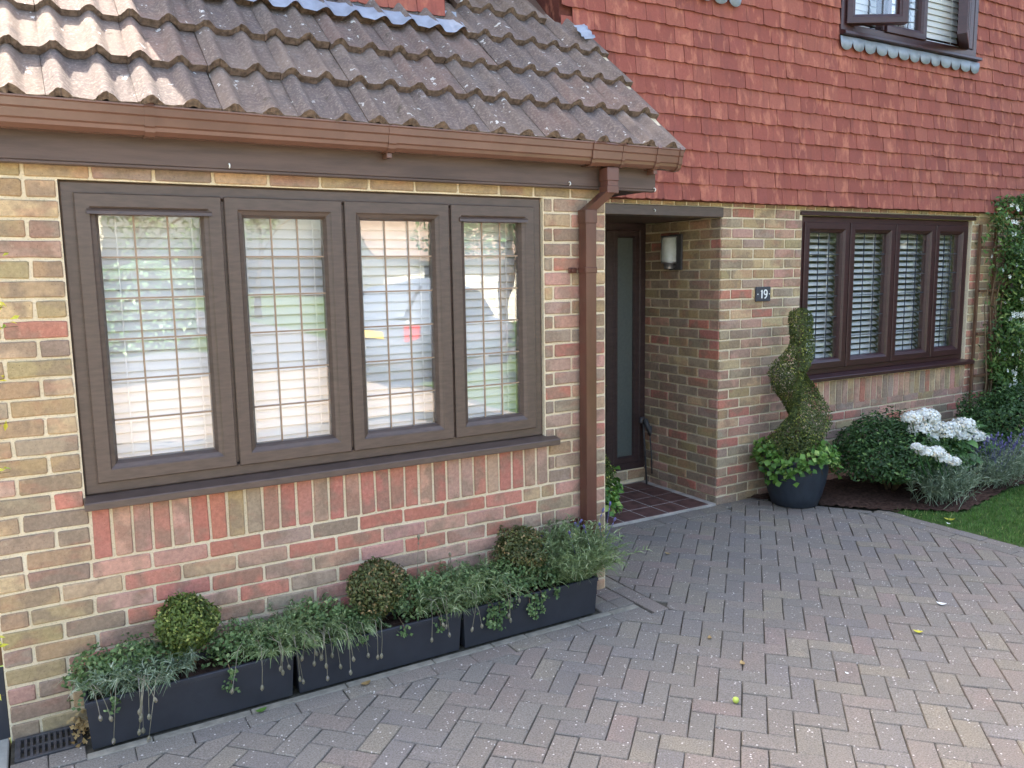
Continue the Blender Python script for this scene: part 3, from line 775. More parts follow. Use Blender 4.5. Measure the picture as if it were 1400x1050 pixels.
tw = mk('tile_hanging', V, F, M['hung'], house); tw.color = (*srgb(90, 50, 42), 1)
for r in range(25):
    z = G + .105 + r * .114; off = .0825 * (r % 2)
    x = 2.915 + off
    while x < 10.5:
        zin = G + 1.30 < z < G + 2.64
        segs = [(x - .083, x + .083)]
        if zin: segs = [q for q in ((x - .083, min(x + .083, 5.402)), (max(x - .083, 7.206), x + .083)) if q[1] - q[0] > .02]
        for p, q in segs:
            m = Matrix.Translation(((p + q) / 2, YU - .002 + random.uniform(-.002, .003), z + random.uniform(-.003, .003))) @ Matrix.Rotation(random.uniform(-.012, .012), 4, 'Y') @ Matrix.Diagonal(((q - p) / .166, 1, 1, 1))
            hung.add(random.choice(HV), m, htone(), tw, .14 if z < G + 2.4 else .02)
        x += .166
# the dormer on the garage roof
XD0, XD1, YDm = .29, 1.965, .626
b = MB(); b.box(XD0, XD1, YDm + .034, 3.2, G + .9, G + 2.5); dm = b.mk('dormer', M['hung'], house); dm.color = (*srgb(90, 50, 42), 1)
for r in range(13):
    z = G + 1.012 + r * .114; x = XD0 + .083 + (.083 if r % 2 else 0)
    while x < XD1 - .06:
        m = Matrix.Translation((x, YDm, z)) @ Matrix.Rotation(random.uniform(-.01, .01), 4, 'Y')
        hung.add(random.choice(HV), m, tuple(q * 1.05 for q in htone()), dm, .14 if r < 2 else .02); x += .166
hung.build('hung_tile', 300, M['hung'], M['hung_s'], house, 'hung_tiling')

# ---- garage roof, pitch 43.5
PT = R(43.5); cp, sp = math.cos(PT), math.sin(PT); EY, EZ = -.118, G + .272
def onroof(x, s, h=0.): return (x, EY + s * cp - h * sp, EZ + s * sp + h * cp)
XV = 2.985
b = MB()
pr_ = [onroof(0, .03, -.03), onroof(0, 3.6, -.03), onroof(0, 3.6, -.06), onroof(0, .03, -.06)]
b.prism_x([(p[1], p[2]) for p in pr_], -.62, 2.80)
b.prism_x([(p[1], p[2]) for p in [onroof(0, .03, -.03), onroof(0, 1.22, -.03), onroof(0, 1.22, -.06), onroof(0, .03, -.06)]], 2.80, XV - .02)
roof = b.mk('roof', M['fascia'], house)
def roof_tile_var():
    """double roman: two rolls in a 0.30 m cover"""
    us = []; prof = []
    def h(u):
        t = (u % .15) - .046
        return .034 * (.5 + .5 * math.cos(math.pi * t / .046)) ** .75 if abs(t) < .046 else .0
    xs = sorted(set([0, .008, .016, .024, .032, .040, .046, .052, .060, .068, .076, .084, .092, .12, .15, .158, .166, .174, .182, .190, .196, .202, .21, .218, .226, .234, .242, .27, .299]))
    V = []; F = []; mi = []; L = .40; t = .016
    jl = [random.uniform(-.005, .005) for _ in xs]
    for i, u in enumerate(xs):
        z = h(u)
        V += [(u, 0 + jl[i], z + t + .012), (u, L * .5, z + t + .0), (u, L, z + t - .014), (u, jl[i] + .002, z - .006), (u, 0 + jl[i], z + t + .012)]
    for i in range(len(xs) - 1):
        a, c = 5 * i, 5 * i + 5
        F += [(a, c, c + 1, a + 1), (a + 1, c + 1, c + 2, a + 2), (a + 3, c + 3, c + 4, a + 4)]; mi += [0, 0, 1]
    n = len(xs) - 1
    F += [(4, 1, 2, 3), (5 * n + 3, 5 * n + 2, 5 * n + 1, 5 * n + 4)]; mi += [1, 1]
    return V, F, mi
RT = [roof_tile_var() for _ in range(8)]
RTM = [mesh_data('roof_tile', v, f, [M['rooft'], M['tile_edge']], False, m_) for v, f, m_ in RT]
for me in RTM: me.polygons.foreach_set('use_smooth', np.array([p.material_index == 0 for p in me.polygons]))
GA = .311
for r in range(11):
    for k_ in range(13):
        x = XV - .30 * (k_ + 1) - (.0 if r % 2 else .0)
        if x < -.65: continue
        s = -.03 + r * GA
        if r > 3 and XD0 - .02 < x + .15 < XD1 + .02 and r < 10: continue
        if r > 3 and x > 2.65: continue
        p = onroof(x + random.uniform(-.003, .003), s, .0 + random.uniform(-.002, .003))
        o = link('roof_tile', random.choice(RTM), p, roof, (PT - .045 + random.uniform(-.006, .006), random.uniform(-.008, .008), random.uniform(-.006, .006)))
        c = random.choices([srgb(110, 98, 90), srgb(118, 104, 94), srgb(102, 92, 88), srgb(114, 96, 88)], [3, 3, 2, 2])[0]; f = random.uniform(.85, 1.12); o.color = (*[q * f for q in c], 1)
# lead apron under the dormer, dressed over the rolls
V = []; F = []; n = 150; rows = 7
for i in range(n + 1):
    x = XD0 - .06 + (XD1 + .12 - XD0) * i / n; u = (.15 - (XV - x) % .15) % .15; t_ = u - .03
    hh = .030 * math.sqrt(max(0, 1 - (t_ / .034) ** 2)) if abs(t_) < .034 else 0
    u2 = u - .046; hh = .034 * (.5 + .5 * math.cos(math.pi * u2 / .046)) ** .75 if abs(u2) < .046 else 0
    for j in range(rows):
        q = j / (rows - 1)
        if j < 2: p = (x, YDm + .02 - .008 * j, G + 1.05 - .05 * j)
        else:
            s = .985 - (j - 2) * .030 - (.012 * math.sin(x * 21) if j == rows - 1 else 0); p = onroof(x, s, .036 + hh * (.35 + .65 * (j - 2) / 4))
        V.append(p)
for i in range(n):
    for j in range(rows - 1): a = i * rows + j; F.append((a, a + 1, a + rows + 1, a + rows))
mk('lead_flashing', V, F, M['lead'], house, True)
V = []; F = []
for i in range(9):
    q = onroof(2.86, .99 + .16 * i / 8, .050 + .006 * math.sin(i * 2.3))
    V += [(2.835, min(q[1], YU - .03), q[2]), (2.90, min(q[1], YU - .025), q[2] + .012), (2.935, min(q[1] + .03, YU - .022), q[2] + .03)]
for i in range(8):
    for j in range(2): a = i * 3 + j; F.append((a, a + 3, a + 4, a + 1))
mk('lead_flashing', V, F, M['lead'], house, True)
# verge: cloaking mortar and barge board
b = MB(); pts = [onroof(0, .0, -.06), onroof(0, 1.24, -.06), onroof(0, 1.24, -.20), onroof(0, .0, -.20)]
b.prism_x([(p[1], p[2]) for p in pts], 2.845, 2.87); b.mk('barge_board', M['fascia'], house)
b = MB(); pts = [onroof(0, .0, -.028), onroof(0, 1.24, -.028), onroof(0, 1.24, -.001), onroof(0, .0, -.001)]
b.prism_x([(p[1], p[2]) for p in pts], 2.86, XV - .012); b.mk('verge_mortar', M['mortar'], house)
# gable wall above the porch side
pts = [(.125, G + .05), (1.3, G + .05), (1.3, G + 1.18)] + [onroof(0, .28, -.07)[1:]] + [(.125, onroof(0, .2, -.07)[2])]
b = MB(); b.prism_x([(y, z) for y, z in [(.125, G + .052), (1.3, G + .052), (1.3, G + 1.2), (.125, G + .28)]], XE - .11, XE - .004); b.mk('wall', M['mortar'], house)
# main house volume and roof, with unseen blocks added to shape the sunlight
b = MB(); b.box(2.84, 10.6, 1.16, 7, G + 2.4, 5.4); b.box(.02, 2.44, 2.2, 7, 3.0, 6.2); b.box(2.4405, 3.0, 2.25, 7, 5.8, 7.0); b.mk('upper_storey_sun_blocks', M['inside'], house)  # left box and gap cover are added to shade roof and paving
b = MB(); b.prism_x([(.42, 5.2), (.42, 5.36), (4.1, 8.0), (7.6, 5.36), (7.6, 5.2)], 3.0, 10.9); b.prism_x([(1.9, 6.15), (1.9, 6.25), (4.4, 7.9), (7.6, 6.25), (7.6, 6.15)], .0, 2.44); b.mk('main_roof', M['rooft'], house).color = (*srgb(120, 80, 66), 1)  # left prism is an added cap on the shading block

# ---- fascia, gutter, downpipe
b = MB(); b.box(-.62, 2.872, -.040, -.004, G + .060, G + .235, .003); fa = b.mk('fascia', M['fascia'], house)
b = MB(); b.box(-.62, 2.872, -.043, -.004, G + .048, G + .0595, .002); b.mk('fascia_trim', M['fascia'], house)
b = MB(); b.box(XE + .02, 2.868, -.003, .80, G + .055, G + .070); b.mk('soffit', M['door'], house)
b = MB(); b.prism_x([(-.003, G + .071), (.2, G + .071), (.2, G + .26), (-.003, G + .20)], 2.845, 2.868); b.mk('box_end', M['fascia'], house)
go = [(-.041, .262), (-.041, .172), (-.075, .160), (-.110, .162), (-.128, .176), (-.131, .190), (-.138, .196), (-.141, .226), (-.148, .232), (-.150, .258), (-.156, .262), (-.156, .268), (-.148, .269)]
gi_ = [(-.146, .262), (-.144, .236), (-.137, .228), (-.134, .200), (-.127, .194), (-.122, .182), (-.106, .170), (-.078, .168), (-.047, .178), (-.047, .262)]
b = MB(); b.prism_x([(y, G + z) for y, z in go + gi_], -.62, 2.965); gu = b.mk('gutter', M['gutter'], house)
def gband(x0, x1, off, name):
    prof = [(-.041, .158)] + [(y - off, z - (off if z < .2 else 0)) for y, z in go[2:11]] + [(-.152, .2695 + off)]
    V = []; F = []
    for x in (x0, x1):
        for y, z in prof: V.append((x, y, G + z))
    for x in (x0, x1):
        for y, z in prof: V.append((x, y + .004, G + z + .004))
    n = len(prof)
    for i in range(n - 1): F += [(i, i + 1, n + i + 1, n + i), (2 * n + i, 3 * n + i, 3 * n + i + 1, 2 * n + i + 1), (i, 2 * n + i, 2 * n + i + 1, i + 1), (n + i, n + i + 1, 3 * n + i + 1, 3 * n + i)]
    mk(name, V, F, M['gutter'], gu)
for xc in (.32, 1.30): gband(xc - .018, xc + .018, .004, 'gutter_bracket')
gband(2.395, 2.56, .005, 'gutter_outlet'); gband(2.375, 2.394, .008, 'gutter_bracket'); gband(2.561, 2.58, .008, 'gutter_bracket'); gband(2.79, 2.815, .006, 'gutter_bracket'); gband(2.945, 2.97, .006, 'end_cap')
b = MB(); b.prism_x([(y, G + z) for y, z in go[:11]] , 2.9655, 2.972); b.mk('end_cap', M['gutter'], gu)
for x in (1.3, 2.82):
    b = MB(); b.box(x - .012, x + .012, -.10, -.0415, G + .135, G + .157, .002); b.mk('gutter_hook', M['gutter'], gu)
# square downpipe with a swan neck
def sqpath(pts, hw):
    V = []; F = []
    for i, p in enumerate(pts):
        for dx, dy in ((-hw, -hw), (hw, -hw), (hw, hw), (-hw, hw)): V.append((p[0] + dx, p[1] + dy, p[2]))
    for i in range(len(pts) - 1):
        for j in range(4): F.append((i * 4 + j, i * 4 + (j + 1) % 4, i * 4 + 4 + (j + 1) % 4, i * 4 + 4 + j))
    F += [(3, 2, 1, 0), tuple(4 * (len(pts) - 1) + j for j in range(4))]
    return V, F
PXc, PYc = 2.404, -.056
V, F = sqpath([(PXc, PYc, .02), (PXc, PYc, G - .065), (2.512, -.098, G + .035), (2.512, -.098, G + .152)], .0325)
dp = mk('downpipe', V, F, M['pipe'], house)
for a, c, x, y in ((G + .085, G + .15, 2.512, -.098), (G + .022, G + .06, 2.512, -.098), (G - .13, G - .06, PXc, PYc)):
    b = MB(); b.box(x - .037, x + .037, y - .037, y + .037, a, c, .003); b.mk('pipe_socket', M['pipe'], dp)
for z in (1.79, .43):
    b = MB(); b.box(PXc - .037, PXc + .037, PYc - .037, PYc + .037, z - .015, z + .015, .003)
    for s in (-1, 1): b.box(PXc + s * .062 - .026, PXc + s * .062 + .026, -.012, -.002, z - .014, z + .014, .003); b.tube([(PXc + s * .07, -.026, z), (PXc + s * .07, -.012, z)], .010, 8)
    b.mk('pipe_clip', M['pipe'], dp)
def hook(x, y, z):
    b = MB(); b.tube([(x, y + .012, z + .006), (x, y - .006, z + .006), (x, y - .014, z), (x, y - .012, z - .008), (x, y - .004, z - .011)], .0028, 6); b.mk('cup_hook', M['white'], house, True)
hook(2.30, -.042, G + .072); hook(2.86, -.042, G + .062); hook(.62, -.044, G + .075); hook(3.62, YB - .016, G + .035)

# ------------------------------------------------------------------ blinds (hang inside the windows)
def blind(x0, x1, z0, z1, y, pitch, tilt, label, group, hw=.024):
    t = empty('venetian_blind', ((x0 + x1) / 2, y, z0), label, 'blind', group)
    sl_ = MB(); V = []; F = []
    for i in range(4):
        u = -1 + 2 * i / 3; yy = u * hw; zz = .003 * (1 - u * u)
        for xx in (-(x1 - x0) / 2, (x1 - x0) / 2): V += [(xx, yy * math.cos(tilt) - zz * math.sin(tilt), yy * math.sin(tilt) + zz * math.cos(tilt)), (xx, yy * math.cos(tilt) - (zz - .003) * math.sin(tilt), yy * math.sin(tilt) + (zz - .003) * math.cos(tilt))]
    for i in range(3):
        a = 4 * i; F += [(a, a + 2, a + 6, a + 4), (a + 1, a + 5, a + 7, a + 3), (a, a + 4, a + 5, a + 1), (a + 2, a + 3, a + 7, a + 6)]
    F += [(0, 1, 3, 2), (12, 14, 15, 13)]
    me = mesh_data('slat', V, F, [M['slat']])
    n = int((z1 - z0 - .05) / pitch)
    for i in range(n): link('slat', me, ((x0 + x1) / 2, y, z1 - .05 - i * pitch), t, (random.uniform(-.012, .012), random.uniform(-.002, .002), 0))
    b = MB(); b.box(x0, x1, y - .028, y + .028, z1 - .04, z1, .003); b.mk('head_rail', M['slat'], t)
    b = MB(); b.box(x0, x1, y - .025, y + .025, z0, z0 + .02, .003); b.mk('bottom_rail', M['slat'], t)
    b = MB()
    for f in (.2, .8): xx = x0 + (x1 - x0) * f; b.box(xx - .002, xx + .002, y - hw - .004, y - hw - .002, z0, z1)
    b.mk('ladder_cord', M['slat'], t)
    return t
ords = ['first', 'second', 'third', 'fourth']
for i, (a, c) in enumerate([(.10, .585), (.61, 1.105), (1.13, 1.635), (1.655, 2.11)]):
    blind(a, c, G - 1.20, G - .05, .16, .0425, R(62), ['closed white slatted blind in the leftmost light of the wide garage window', 'closed white slatted blind in the second light from left of the garage window', 'closed white slatted blind in the third light from left of the garage window', 'closed white slatted blind in the garage window light nearest the downpipe'][i], 'blinds in the garage window', .026)
for i, (a, c) in enumerate([(5.20, 5.72), (5.75, 6.32), (6.35, 6.89), (6.92, 7.38)]):
    blind(a, c, G - 1.20, G + .0, YB + .17, .0505, R(36), ['half open white blind in the rosewood window light beside the spiral topiary', 'half open white blind in the second light from left of the rosewood window', 'half open white blind in the third light from left of the rosewood window', 'half open white blind in the rosewood window light nearest the trellis'][i], 'blinds in the right hand window')
for i, (a, c) in enumerate([(5.46, 5.92), (5.95, 6.45), (6.48, 7.14)]):
    blind(a, c, G + 1.53, G + 2.6, YU + .15, .05, R(74), ['closed white blind behind the left open casement upstairs', 'closed white blind behind the fixed middle light upstairs', 'closed white blind behind the right open casement upstairs'][i], 'blinds in the upstairs window', .027)

# ------------------------------------------------------------------ wall lantern and number plate
ln = empty('wall_lantern', (XB, 1.345, G - .37), 'black wall lantern with a clear glass cylinder on the porch return wall', 'lantern')
b = MB(); b.box(XB - .022, XB - .002, 1.275, 1.415, G - .375, G - .10, .003); b.mk('back_plate', M['iron'], ln)
b = MB(); b.tube([(XB - .022, 1.345, G - .345), (XB - .085, 1.345, G - .345)], .010); b.lathe([(0, -.365), (.034, -.365), (.036, -.36), (.036, -.325), (.058, -.322), (.060, -.3115), (0, -.3115)], (XB - .085, 1.345, G), 20); b.mk('base_cup', M['steel'], ln, True)
b = MB(); b.lathe([(.060, -.31), (.060, -.125), (.057, -.125), (.057, -.31)], (XB - .085, 1.345, G), 24); b.mk('glass', M['glass_l'], ln, True)
b = MB(); b.lathe([(0, -.112), (.060, -.112), (.063, -.119), (.061, -.1245), (0, -.1245)], (XB - .085, 1.345, G), 24); b.box(XB - .05, XB - .0225, 1.335, 1.355, G - .125, G - .117); b.mk('cap', M['iron'], ln, True)
b = MB(); b.lathe([(0, -.20), (.014, -.205), (.022, -.225), (.020, -.25), (.012, -.275), (.011, -.31)], (XB - .085, 1.345, G), 16); b.mk('bulb', M['bulb'], ln, True)

XN, ZN = 4.7025, G - .567
np_ = empty('house_number_sign', (XN, YB, ZN - .055), 'square slate house number sign reading 19 on the brick wall', 'sign')
b = MB(); b.box(XN - .078, XN + .078, YB - .017, YB - .003, ZN - .055, ZN + .055, .003); b.mk('plate', M['slate'], np_)
def stroke(pts, w2, y, name, parent):
    V = []; F = []; P2 = [Vector((p[0], p[1])) for p in pts]; n = len(P2)
    for i in range(n):
        t = (P2[min(i + 1, n - 1)] - P2[max(i - 1, 0)]).normalized(); nn = Vector((-t.y, t.x))
        ww = w2[i] if isinstance(w2, list) else w2
        for yy in (y, y + .003):
            for s in (-1, 1): q = P2[i] + nn * ww * s; V.append((q.x, yy, q.y))
    for i in range(n - 1):
        a = 4 * i; F += [(a, a + 1, a + 5, a + 4), (a + 2, a + 6, a + 7, a + 3), (a, a + 4, a + 6, a + 2), (a + 1, a + 3, a + 7, a + 5)]
    F += [(0, 2, 3, 1), (4 * n - 4, 4 * n - 3, 4 * n - 1, 4 * n - 2)]
    return mk(name, V, F, M['white'], parent)
yn = YB - .0202
stroke([(XN - .019, ZN + .031), (XN - .019, ZN - .031)], .0048, yn, 'digit', np_)
b = MB(); b.box(XN - .030, XN - .0242, yn, yn + .003, ZN + .020, ZN + .026); b.mk('digit_flag', M['white'], np_)
cx, cz = XN + .020, ZN + .013
stroke([(cx + .016 * math.cos(a), cz + .0175 * math.sin(a)) for a in [2 * math.pi * k / 20 for k in range(21)]], .0046, yn, 'digit', np_)
stroke([(cx + .0158, cz), (cx + .0150, cz - .016), (cx + .010, cz - .030), (cx + .001, cz - .041), (cx - .010, cz - .0435)], .0046, yn - .0003, 'digit', np_)
for s in (-.062, .062): b = MB(); b.lathe([(0, 0), (.0045, 0), (.0045, .003), (0, .003)], (0, 0, 0), 10); b.xf(Matrix.Translation((XN + s, YB - .0165, ZN)) @ Matrix.Rotation(R(90), 4, 'X')); b.mk('screw', M['white'], np_)
# strap hanging in the porch corner
st = empty('walking_stick', (4.21, 1.66, .012), 'dark stick with looped strap leaning in the porch corner beside the door', 'stick')
b = MB(); b.tube([(4.19, 1.60, .014), (4.205, 1.66, .45), (4.205, 1.66, .52)], [.008, .009, .012]); b.tube([(4.205, 1.66, .52), (4.19, 1.64, .57), (4.15, 1.62, .575), (4.13, 1.61, .54)], .014); b.mk('shaft', M['iron'], st, True)
b = MB(); b.tube([(4.22, 1.655, .53), (4.235, 1.62, .45), (4.24, 1.60, .25), (4.238, 1.59, .10)], .006, 6); b.tube([(4.20, 1.64, .56), (4.215, 1.62, .50), (4.22, 1.6, .44), (4.235, 1.62, .5)], .022, 6); b.mk('strap', M['iron'], st, True)

# ------------------------------------------------------------------ troughs and their plants
TL = [('left end', 'black trough planter at the left by the drain grate'), ('', 'black trough planter in the middle under the garage window'), ('', 'black trough planter at the right end beside the downpipe')]
TX = [(-.072, .722), (.727, 1.521), (1.526, 2.32)]
for (a, c), (_, lb) in zip(TX, TL):
    t = empty('trough_planter', ((a + c) / 2, -.15, 0.001), lb, 'planter', 'black trough planters along the garage wall')
    y0, y1, z0, z1 = -.262, -.035, .001, .196
    V = []; F = []
    for ins, z in [(.014, z0), (.004, z1 - .020), (.0, z1 - .018), (.0, z1 - .003), (.003, z1), (.014, z1), (.016, z1 - .004), (.02, z1 - .03)]:
        V += [(a + ins, y0 + ins, z), (c - ins, y0 + ins, z), (c - ins, y1 - ins, z), (a + ins, y1 - ins, z)]
    for i in range(7):
        for j in range(4): F.append((i * 4 + j, i * 4 + (j + 1) % 4, i * 4 + 4 + (j + 1) % 4, i * 4 + 4 + j))
    F.append((3, 2, 1, 0)); mk('trough_body', V, F, M['black'], t)
    V, F = bumpy(a + .0205, c - .0205, y0 + .0205, y1 - .0205, 30, 8, .004, lambda x, y: True, .168); mk('compost', V, F, M['soil'], t, True)

def box_ball(x, y, zc, rx, rz, mat, label, seed, n=5200):
    t = empty('box_ball', (x, y, .17), label, 'shrub', 'clipped box balls in the troughs')
    d = unit(n); rad = (1 - .45 * rng.uniform(0, 1, n) ** 2.2) * lump(d, seed, .15, 4.0) * (1 + rng.normal(0, .045, n))
    P = d * rad[:, None] * np.array([rx, rx * .95, rz]); nar = 1 - .34 * np.clip(-d[:, 2], 0, 1); P[:, 0] *= nar; P[:, 1] *= nar
    leaves('foliage', P + np.array([x, y, zc]), d * .8 + np.array([0, 0, .3]), .0175, mat, t, asp=.6, jit=.6)
    b = MB()
    for k in range(6):
        a = k * 1.05 + seed; b.tube([(x + .012 * math.cos(a), y + .012 * math.sin(a), .165), (x + .03 * math.cos(a), y + .03 * math.sin(a), .165 + (zc - .165) * .5), (x + rx * .7 * math.cos(a), y + rx * .7 * math.sin(a), zc)], [.0065, .005, .002], 6)
    b.mk('stem', M['bark'], t, True)
box_ball(.325, -.135, .368, .124, .130, M['box'], 'fresh green clipped box ball in the left trough', 1)
box_ball(1.140, -.135, .345, .138, .140, M['box_d'], 'browning clipped box ball with bare stems in the middle trough', 2)
box_ball(1.935, -.125, .372, .138, .122, M['box_d'], 'round dark box ball in the right trough nearest the downpipe', 3)

def creeper(spots, label, seed, hang=()):
    A = []; x0 = np.mean([s[0] for s in spots])
    t = empty('creeping_plant', (x0, -.16, .17), label, 'plant', 'creeping plants in the troughs')
    Ps = []; Ns = []
    for x, y, z, rx, rz, n in spots:
        n = int(n * 1.25); d = unit(n); d[:, 2] = np.abs(d[:, 2]) * np.where(rng.uniform(0, 1, n) < .8, 1, -1); rad = (1 - .5 * rng.uniform(0, 1, n) ** 1.5) * lump(d, seed, .22, 4)
        P = d * rad[:, None] * np.array([rx, rx * .75, rz]) + np.array([x, y, z]); P[:, 1] = np.minimum(P[:, 1], -.015)
        Ps.append(P); Ns.append(d * .5 + np.array([0, -.3, .5]))
    for x, z0, ln in hang:
        k = int(ln * 420); s = rng.uniform(0, 1, k)
        Ps.append(np.stack([x + .012 * np.sin(s * 7) + rng.normal(0, .010, k), -.272 - .014 * rng.uniform(0, 1, k), z0 - ln * s], 1)); Ns.append(np.tile([0, -.8, .4], (k, 1)))
    leaves('foliage', np.concatenate(Ps), np.concatenate(Ns), 0.0185, M['vinca'], t, asp=.7, jit=.5)
    for x, y, z, rx, rz, n in spots:
        for k in range(8):
            a = random.uniform(0, 6.28); b = MB(); b.tube([(x, y, .165), (x + rx * .4 * math.cos(a), min(-.03, y + rx * .3 * math.sin(a)), z + rz * .5), (x + rx * .9 * math.cos(a), min(-.02, y + rx * .6 * math.sin(a)), z + rz * .4)], .0018, 5); b.mk('stem', M['bark'], t, True)
    for x, z0, ln in hang: b = MB(); b.tube([(x, -.20, z0 + .02), (x, -.268, z0), (x + .006, -.272, z0 - ln)], .0016, 5); b.mk('stem', M['bark'], t, True)
creeper([(-.01, -.15, .23, .10, .12, 800), (.14, -.16, .24, .13, .12, 900), (.52, -.15, .22, .13, .10, 800), (.65, -.16, .22, .10, .09, 500)], 'dark green creeping plant spilling over the left trough', 11, [(.455, .20, .10), (.02, .2, .06)])
creeper([(.86, -.15, .24, .14, .13, 900), (1.0, -.17, .22, .1, .10, 500), (1.33, -.15, .24, .14, .14, 1000), (1.46, -.16, .24, .12, .13, 700)], 'dark green creeping plant spilling over the middle trough', 12, [(1.22, .20, .05), (1.02, .2, .04), (1.40, .2, .07)])
creeper([(1.60, -.17, .23, .12, .12, 900), (1.78, -.18, .24, .15, .13, 1300), (2.02, -.17, .22, .14, .12, 1000), (2.22, -.15, .22, .13, .12, 700)], 'dark green creeping plant spilling over the right trough', 13, [(1.68, .2, .13), (1.72, .2, .14), (1.66, .2, .12), (1.76, .2, .09), (1.92, .2, .14), (1.96, .2, .11), (1.89, .2, .1), (2.05, .2, .05)])

def lavender(x, y, z, rx, h, n, mat, label, group, droop=.3, spread=.9, heads=0, head_dir=None, hmat='stalk', heads_up=0, ht=.3, ymax=-.012, leafw=.0052):
    t = empty('lavender', (x, y, z), label, 'lavender', group)
    nb = max(12, n // 26); bx = rng.normal(0, rx * .35, (nb, 2)); A = []
    bd = unit(nb) * spread; bd[:, 2] = np.abs(bd[:, 2]) + .75; bd /= np.linalg.norm(bd, axis=1)[:, None]
    s = rng.uniform(.25, 1, (nb, 26)); base = np.stack([x + np.clip(bx[:, 0], -rx * .7, rx * .7), y + bx[:, 1] * .6, np.full(nb, z)], 1)
    if ymax < 0: base[:, 0] = np.clip(base[:, 0], -.04, 2.27); base[:, 1] = np.clip(base[:, 1], -.225, -.06)
    L = h * rng.uniform(.6, 1.05, nb)
    P = base[:, None, :] + bd[:, None, :] * (s * L[:, None])[:, :, None]; P[:, :, 2] -= droop * .5 * (s ** 2) * L[:, None]
    D = bd[:, None, :] + unit(nb * 26).reshape(nb, 26, 3) * .75; D /= np.linalg.norm(D, axis=2)[:, :, None]
    P = P.reshape(-1, 3); D = D.reshape(-1, 3); P[:, 1] = np.minimum(P[:, 1], ymax); D[P[:, 1] > ymax - .03, 1] *= -np.sign(D[P[:, 1] > ymax - .03, 1])
    D[:, 1] = np.where(P[:, 1] > ymax - .04, -np.abs(D[:, 1]), D[:, 1])
    A.append(blade_arrays(P, D, rng.uniform(.028, .062, len(P)), leafw, droop, 2))
    B2 = bd.copy(); B2[:, 1] = np.where(base[:, 1] > ymax - .05, -np.abs(B2[:, 1]), B2[:, 1])
    A.append(blade_arrays(base, B2, L, .003, droop * .5, 3))
    V, F, r = join(*A); tri_obj('foliage', V, F, r, M[mat], t)
    SA = []; 
    for k in range(heads + heads_up):
        up = k >= heads
        if up:
            d = Vector((random.uniform(-.5, .5), random.uniform(-.5, .3), 1)).normalized(); Ls = ht * random.uniform(.7, 1.1); p0 = Vector((x + random.uniform(-rx, rx) * .6, y + random.uniform(-rx, rx) * .3, z + h * .3))
            pts = [p0, p0 + d * Ls * .5, p0 + d * Ls]
        else:
            d = Vector((random.uniform(-.7, .7), -1, 0)).normalized(); p0 = Vector((x + random.uniform(-rx, rx) * .8, y - .04, z + h * .35)); rr = random.uniform(.10, .19)
            pe = p0 + d * rr; pe.z = random.uniform(.06, .20); pe.y = min(pe.y, -.275)
            pm = Vector((p0.x * .45 + pe.x * .55, min(pe.y + .02, -.255), z + h * .42)); pts = [p0, pm, pm * .4 + pe * .6 + Vector((0, -.012, .012)), pe]
        pts = [Vector((q.x, min(q.y, ymax), q.z)) for q in pts]
        mb = MB(); mb.tube(pts, .0014, 4, False); e = pts[-1]; dd = (pts[-1] - pts[-2]).normalized()
        q = e; mb.tube([q - dd * .004, q + dd * .006, q + dd * .016, q + dd * .022], [.003, .0075, .0065, .002], 6)
        if up: mb.tube([q - dd * .03, q - dd * .024, q - dd * .016], [.002, .005, .002], 5)
        SA.append(mb)
    for mb in SA:
        F3 = []
        for f in mb.F:
            for i in range(1, len(f) - 1): F3.append((f[0], f[i], f[i + 1]))
        tri_obj('flower_stem', np.array(mb.V), np.array(F3), rng.uniform(0, .9, len(F3)), M[hmat], t)
    return t
LG = 'lavender plants in the troughs'
lavender(.13, -.17, .18, .24, .21, 3600, 'lav_g', 'lavender with drooping dry heads at the left end of the troughs', LG, .6, 1.0, 11)
lavender(.74, -.16, .18, .28, .25, 4600, 'lav', 'sprawling lavender with many drooping dry stems over the first trough joint', LG, .65, 1.1, 16)
lavender(.98, -.16, .18, .2, .2, 2000, 'lav', 'small lavender with a few long arching stems before the middle box ball', LG, .9, 1.3, 6)
lavender(1.55, -.15, .18, .34, .30, 7000, 'lav', 'grey green lavender between the middle and right box balls', LG, .6, 1.0, 9, heads_up=2)
lavender(2.26, -.15, .18, .32, .40, 12000, 'lav', 'tall lavender clump flowering beside the downpipe', LG, .5, .9, 0, heads_up=9, hmat='purple', ht=.22)

